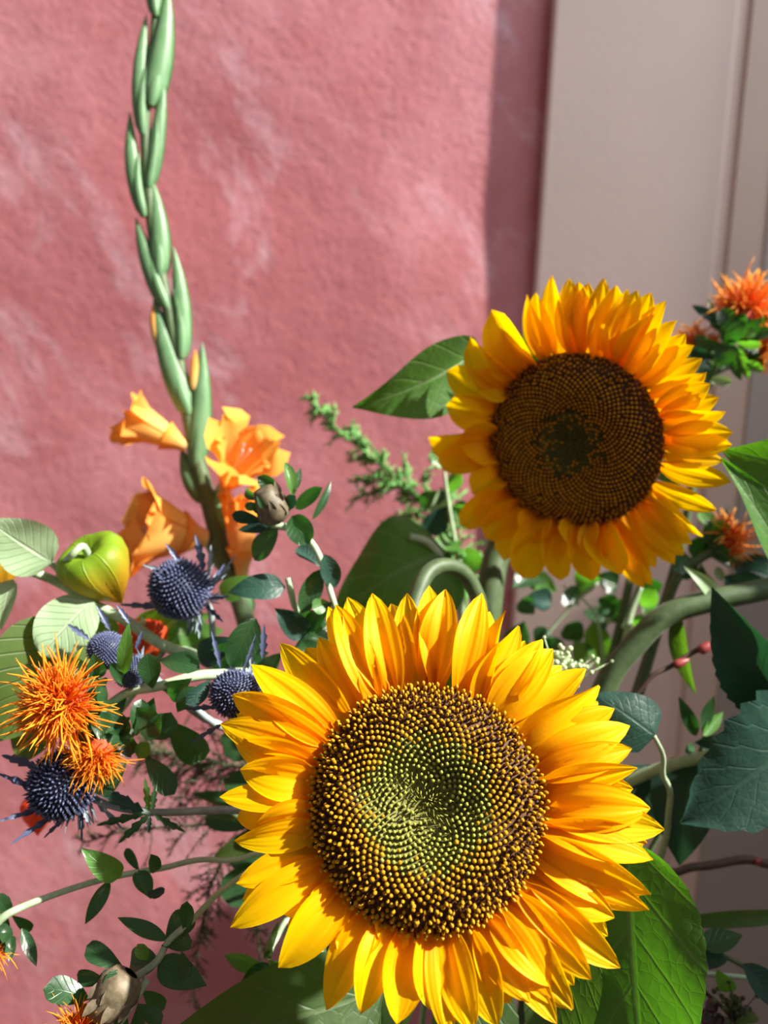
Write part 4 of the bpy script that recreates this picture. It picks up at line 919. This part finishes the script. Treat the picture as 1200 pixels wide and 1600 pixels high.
# ================================================================== fern sprays
def fern(label, base, main, d, mat, side_len, n_side, needle, seed, matstem=None, taper=True, cat='fern'):
    root = thing('asparagus_fern', base, label, cat); rnd = random.Random(seed)
    pts = [P(x, y, q) for x, y, q in main]
    tube('stem', pts + [base], [0.0005, 0.0009, 0.0012], matstem or mat, root, 6)
    path = catmull(pts, 10); g = Geo()
    def branchlet(p, o, Lb, r0, depth):
        tip = p + o * Lb + Vector((rnd.uniform(-.2, .2), rnd.uniform(-.2, .2), rnd.uniform(-.35, .05))) * Lb
        cv = catmull([p, p.lerp(tip, 0.5) + Vector((rnd.uniform(-.08, .08), 0, rnd.uniform(0, .12))) * Lb, tip], 4)
        V, Fc, U = tube_geo(cv, [r0, r0 * 0.5], 4); g.add(V, Fc, 0, U)
        nn = max(3, int(Lb / 0.0010))
        for j in range(nn):
            x = (j + 0.5) / nn * (len(cv) - 1); k = min(int(x), len(cv) - 2); q = cv[k].lerp(cv[k + 1], x - k)
            dirv = (o * rnd.uniform(0.2, 0.9) + Vector((rnd.uniform(-1, 1), rnd.uniform(-1, 1), rnd.uniform(-1, 1)))).normalized()
            L = needle * rnd.uniform(0.6, 1.2); s1 = dirv.orthogonal().normalized() * needle * (0.15 if mat is M['fern_pale'] else 0.10)
            s2 = dirv.cross(s1)
            g.add([q - s1, q + s1 * 0.6 + s2, q + s1 * 0.6 - s2, q + dirv * L], [(0, 1, 3), (1, 2, 3), (2, 0, 3)], 0)
            if depth and rnd.random() < 0.16:
                branchlet(q, (o + Vector((rnd.uniform(-1, 1), rnd.uniform(-1, 1), rnd.uniform(-1, 1))) * 0.8).normalized(), Lb * rnd.uniform(0.25, 0.5), r0 * 0.7, 0)
    for i in range(n_side):
        f = min(0.999, max(0, (i + rnd.uniform(0, 1)) / n_side)); k = int(f * (len(path) - 2)); p = path[k]; t = (path[k + 1] - path[k]).normalized()
        Lb = side_len * (0.3 + 0.7 * f if taper else rnd.uniform(0.5, 1)) * rnd.uniform(0.35, 1.15)
        ang = rnd.uniform(0, 6.28); fc = face_cam(p); sd = t.cross(fc).normalized()
        o = (sd * math.cos(ang) + fc * math.sin(ang) * 0.7 - t * rnd.uniform(0.2, 1.3)).normalized()
        branchlet(p, o, Lb, 0.0004, 1)
    g.build('needles', mat, root, kind='stuff')
    return root
fern('pale green feathery fern spray against the pink wall, left of the rear sunflower', G0 + Vector((0.0, 0.06, 0)), [(486, 622, 0.60), (525, 668, 0.60), (575, 712, 0.595), (620, 748, 0.59), (668, 790, 0.58), (705, 870, 0.56), (725, 1000, 0.54)], 0.6, M['fern_pale'], 0.036, 85, 0.0055, 61)
fern('dark wiry fern drooping over the pink wall at the lower left', G0 + Vector((-0.04, 0.05, 0)), [(128, 1318, 0.50), (190, 1300, 0.50), (270, 1292, 0.50), (350, 1290, 0.50), (440, 1310, 0.50), (520, 1380, 0.50)], 0.5, M['fern_dark'], 0.034, 60, 0.0034, 62, taper=True)
fern('dark fern tail hanging straight down at the lower left', G0 + Vector((-0.035, 0.055, 0)), [(303, 1572, 0.50), (308, 1500, 0.50), (318, 1430, 0.50), (335, 1370, 0.50), (370, 1320, 0.50), (450, 1320, 0.50)], 0.5, M['fern_dark'], 0.022, 80, 0.0034, 63, taper=True)
fern('dark fern twig ending beside the lowest left petals', G0 + Vector((-0.03, 0.06, 0)), [(408, 1500, 0.49), (402, 1455, 0.49), (392, 1420, 0.49), (400, 1380, 0.49), (440, 1340, 0.50)], 0.5, M['fern_dark'], 0.014, 36, 0.0030, 64)
fern('dusky fern sprays filling the gap left of the front sunflower', G0 + Vector((-0.045, 0.065, 0)), [(230, 1170, 0.51), (280, 1180, 0.51), (340, 1190, 0.51), (420, 1220, 0.51), (500, 1290, 0.51)], 0.5, M['fern_dark'], 0.048, 90, 0.0040, 65)

# ================================================================== fillers behind the two sunflowers
basef = G0 + Vector((0.02, 0.07, 0))
f1 = thing('leafy_branch', basef, 'out-of-focus leafy branch filling the gap between the two sunflowers', 'foliage')
DF = 0.55
tube('stem', [P(985, 905, DF), P(968, 980, DF), P(943, 1070, DF), P(880, 1250, DF - 0.02), basef], [0.003, 0.0036], M['stem'], f1, 8)
tube('branch', [P(1000, 915, DF), P(985, 960, DF), P(968, 1030, DF - 0.005), P(930, 1120, DF)], [0.0026, 0.0024], M['stem_pale'], f1, 8)
tube('branch', [P(935, 910, DF), P(890, 950, DF + 0.01), P(840, 1010, DF + 0.01), P(800, 1060, DF)], [0.001, 0.0014], M['stem_pale'], f1, 6)
tube('branch', [P(880, 915, DF + 0.02), P(930, 960, DF + 0.01), P(945, 1060, DF)], [0.0008, 0.0012], M['stem_pale'], f1, 6)
leaves(f1, [((1000,945),(1025,920),34,dict(mat=M['green_leaf'])),((1005,960),(1020,938),24,dict(mat=M['green_leaf'])),((925,972),(942,1052),44,dict(mat=M['green_leaf'],shape='ovate')),((945,985),(925,950),44),((960,950),(935,935),40),((975,935),(950,970),34),((820,935),(862,945),44,dict(mat=M['sun_leaf_blue'])),
 ((835,960),(815,935),36),((870,925),(830,905),40,dict(mat=M['green_leaf'])),((905,945),(880,925),40),((910,1000),(885,975),40),((895,1000),(915,1035),40,dict(mat=M['green_leaf'])),((860,985),(835,1005),46),((960,970),(945,968),12,dict(mat=M['phys_leaf'])),((930,900),(965,915),38),((1000,905),(1030,925),34),((850,1000),(880,1025),40),
 ((800,920),(840,900),50),((820,970),(800,1010),46),((940,905),(900,915),44,dict(mat=M['green_leaf'])),((1000,990),(1002,960),24,dict(mat=M['green_leaf']))], M['saf_leaf'], DF + 0.01, 37, dz=0.02)
basef2 = G0 + Vector((0.0, 0.075, 0))
f2 = thing('leafy_branch', basef2, 'leafy green branch behind the bent stem, left of the rear sunflower', 'foliage')
tube('stem', [P(690, 700, 0.55), P(700, 780, 0.55), P(715, 870, 0.55), P(735, 1000, 0.55), basef2], [0.001, 0.0022], M['stem_pale'], f2, 7)
leaves(f2, [((700,730),(672,705),30,dict(mat=M['green_leaf'])),((700,740),(735,715),26,dict(mat=M['phys_leaf'])),((705,770),(655,785),30),((700,790),(670,835),42,dict(mat=M['sun_leaf_blue'])),((710,790),(745,820),44,dict(mat=M['green_leaf'])),((708,830),(690,870),44,dict(mat=M['green_leaf'])),((715,860),(750,890),44,dict(mat=M['green_leaf'])),((700,815),(735,790),34),
 ((712,880),(700,925),46,dict(mat=M['green_leaf'])),((690,760),(682,800),34,dict(mat=M['phys_leaf'])),((705,730),(690,690),24,dict(mat=M['green_leaf'])),((720,900),(760,930),50),((700,770),(722,740),28,dict(mat=M['green_leaf'])),((690,850),(640,900),50,dict(mat=M['phys_leaf_dark']))], M['saf_leaf'], 0.555, 38, dz=0.02)
basef3 = G0 + Vector((-0.03, -0.03, 0))
f3 = thing('leafy_branch', basef3, 'shaded leaves tucked behind the left petals of the front sunflower', 'foliage')
tube('stem', [P(360, 1270, 0.44), P(430, 1320, 0.44), P(500, 1450, 0.44), basef3], [0.001, 0.002], M['stem'], f3, 7)
leaves(f3, [((430,1290),(330,1345),40,dict(mat=M['phys_leaf_dark'],shape='lance')),((440,1350),(345,1400),60),((400,1290),(320,1280),34),((440,1240),(350,1220),44),((430,1180),(345,1150),44),((420,1140),(350,1180),40),((450,1080),(400,1130),50),((430,1400),(380,1430),44),((420,1330),(355,1330),50),((430,1270),(300,1240),30,dict(shape='lance'))], M['saf_leaf'], 0.45, 39)
base_s = G0 + Vector((-0.02, -0.05, 0))
sp = thing('leafy_sprig', base_s, 'small green leafy sprig in front of the wall under the lowest left petals', 'foliage')
tube('stem', [P(420, 1495, 0.40), P(430, 1470, 0.41), P(460, 1440, 0.42), P(520, 1560, 0.43), base_s], [0.0012, 0.0016, 0.002], M['stem_pale'], sp, 7)
leaves(sp, [((412,1510),(350,1493),30,dict(mat=M['green_leaf'],shape='lance')),((420,1505),(372,1552),34,dict(shape='lance')),((425,1500),(422,1555),26,dict(mat=M['green_leaf'],shape='lance')),((420,1500),(437,1522),20,dict(mat=M['green_leaf'])),((418,1500),(424,1458),14,dict(mat=M['phys_leaf'],shape='lance')),((412,1498),(435,1440),14,dict(mat=M['phys_leaf_dark'],shape='lance'))], M['saf_leaf'], 0.40, 40)

# pale umbel peeking over the right petals
base_u = G0 + Vector((0.04, 0.01, 0))
um = thing('umbel_flower', base_u, 'pale green cluster of tiny buds peeking above the right front petals', 'flower')
tube('stem', [P(880, 1050, 0.44), P(860, 1120, 0.44), P(800, 1350, 0.45), base_u], [0.0014, 0.002], M['stem_pale'], um, 7)
def blob(c, r, rnd, n=(6, 5), sq=1.0):
    V, Fc = [], []; ns, nr = n
    for i in range(nr + 1):
        th = math.pi * i / nr
        for k in range(ns):
            an = 2 * math.pi * k / ns; V.append(c + Vector((math.sin(th) * math.cos(an), math.sin(th) * math.sin(an), math.cos(th) * sq)) * r)
    for i in range(nr):
        for k in range(ns): Fc.append((i * ns + k, (i + 1) * ns + k, (i + 1) * ns + (k + 1) % ns, i * ns + (k + 1) % ns))
    return V, Fc
g = Geo(); rnd = random.Random(5)
for i in range(90):
    p = P(878 + rnd.gauss(0, 22), 1040 + rnd.gauss(0, 14), 0.43 + rnd.uniform(-0.01, 0.01)); V, Fc = blob(p, rnd.uniform(0.0010, 0.0017), rnd); g.add(V, Fc)
    V, Fc, U = tube_geo([p, p.lerp(P(875, 1075, 0.44), 0.9)], [0.0004, 0.0004], 3); g.add(V, Fc)
g.build('bud_cluster', M['umbel'], um, kind='stuff')

# ================================================================== twigs, grass, berries at the right
def twig(label, base, pts, r, buds, cat='twig'):
    root = thing('twig', base, label, cat)
    tube('stem', [P(*p) for p in pts] + [base], r, M['twig'], root, 8)
    for (b, t_, W, d) in buds: spindle('bud', root, b, t_, W, M['twig_bud'], 0.0, d, split=False, flat=1.0)
    return root
twig('thin brown twig with two red buds under the thick arching stem', G0 + Vector((0.06, 0.0, 0)), [(1118, 1003, 0.46), (1085, 1018, 0.46), (1050, 1040, 0.46), (1000, 1078, 0.46), (900, 1250, 0.465)], [0.0016, 0.0014, 0.0018], [((1092, 1018), (1117, 1002), 18, 0.458), ((1052, 1040), (1078, 1030), 16, 0.458)])
twig('dark bare twig crossing the painted board at the right', G0 + Vector((0.07, 0.01, 0)), [(1250, 1352, 0.47), (1200, 1350, 0.47), (1165, 1343, 0.47), (1110, 1352, 0.47), (1060, 1362, 0.47), (960, 1420, 0.47)], [0.0028, 0.0026, 0.0024, 0.0026], [((1178, 1348), (1192, 1342), 14, 0.468)])
gr = thing('grass_blade', G0 + Vector((0.05, -0.01, 0)), 'long flat green grass blade pointing right under the dark twig', 'grass blade')
tube('stem', [P(1090, 1440, 0.44), P(1000, 1470, 0.44), P(850, 1600, 0.45), G0 + Vector((0.05, -0.01, 0))], [0.0016, 0.002], M['stem_pale'], gr, 7)
leaf(gr, (1060, 1440), (1260, 1428), 26, M['sun_leaf_dark'], 0.44, 0.43, roll=10, shape='long', fold=0.3, arch=0.03, nL=14)
bb = G0 + Vector((0.06, -0.02, 0))
br = thing('leafy_sprig', bb, 'small glossy sprig with a seed cluster and dark berries in the bottom right corner', 'foliage')
DB = 0.42
tube('stem', [P(1240, 1560, DB), P(1165, 1512, DB), P(1120, 1488, DB), P(1080, 1470, DB + 0.005), P(960, 1560, 0.44), bb], [0.001, 0.0014, 0.0018], M['stem'], br, 7)
tube('branch', [P(1200, 1530, DB + 0.01), P(1150, 1526, DB + 0.01), P(1090, 1520, DB + 0.01)], [0.0014, 0.0014], M['stem_pale'], br, 7)
tube('branch', [P(1150, 1600, DB + 0.01), P(1125, 1570, DB + 0.01), P(1095, 1545, DB + 0.01)], [0.0010, 0.0012], M['twig'], br, 7)
leaves(br, [((1098,1477),(1160,1462),40,dict(shape='ovate')),((1160,1506),(1225,1575),48,dict(shape='elliptic',mat=M['sun_leaf_blue'])),((1108,1515),(1128,1488),36,dict(mat=M['sun_leaf_blue'])),((1120,1515),(1142,1550),28,dict(mat=M['green_leaf'])),((1150,1600),(1180,1585),26,dict(mat=M['phys_leaf_dark']))], M['saf_leaf'], DB - 0.004, 45)
g = Geo(); rnd = random.Random(9)
for i in range(60):
    V, Fc = blob(P(1148 + rnd.gauss(0, 14), 1572 + rnd.gauss(0, 16), DB + rnd.uniform(-0.006, 0.012)), rnd.uniform(0.0009, 0.0016), rnd); g.add(V, Fc)
    V, Fc, U = tube_geo([Vector(V[0]), P(1150, 1595, DB + 0.005)], [0.0003, 0.0004], 3); g.add(V, Fc)
g.build('seed_cluster', M['fern_dark'], br, kind='stuff')
for (x, y, r) in [(1112, 1572, 10), (1106, 1590, 13), (1122, 1596, 11), (1112, 1612, 13)]:
    V, Fc = blob(P(x, y, DB + 0.004), px2m(r, DB), None, (10, 8), 1.2); part('berry', V, Fc, M['berry'], br)
# rough dark leaf tuft above the broad leaf
tf = thing('leafy_sprig', G0 + Vector((0.065, 0.02, 0)), 'dark pointed leaf tuft before the painted board, above the broad toothed leaf', 'foliage')
tube('stem', [P(1100, 1130, 0.455), P(1098, 1165, 0.455), P(1060, 1250, 0.46), P(960, 1450, 0.465), G0 + Vector((0.065, 0.02, 0))], [0.0014, 0.0018], M['stem'], tf, 7)
leaves(tf, [((1088,1150),(1060,1088),22,dict(shape='lance')),((1098,1140),(1115,1088),20,dict(shape='lance')),((1098,1150),(1130,1112),20,dict(shape='lance',mat=M['green_leaf'])),((1100,1150),(1105,1110),18,dict(mat=M['green_leaf'])),((1085,1160),(1140,1165),30,dict(mat=M['sun_leaf_blue'])),((1085,1165),(1070,1175),18)], M['saf_leaf'], 0.45, 46)

for o in list(bpy.data.objects):
    if '_w' in o: del o['_w']
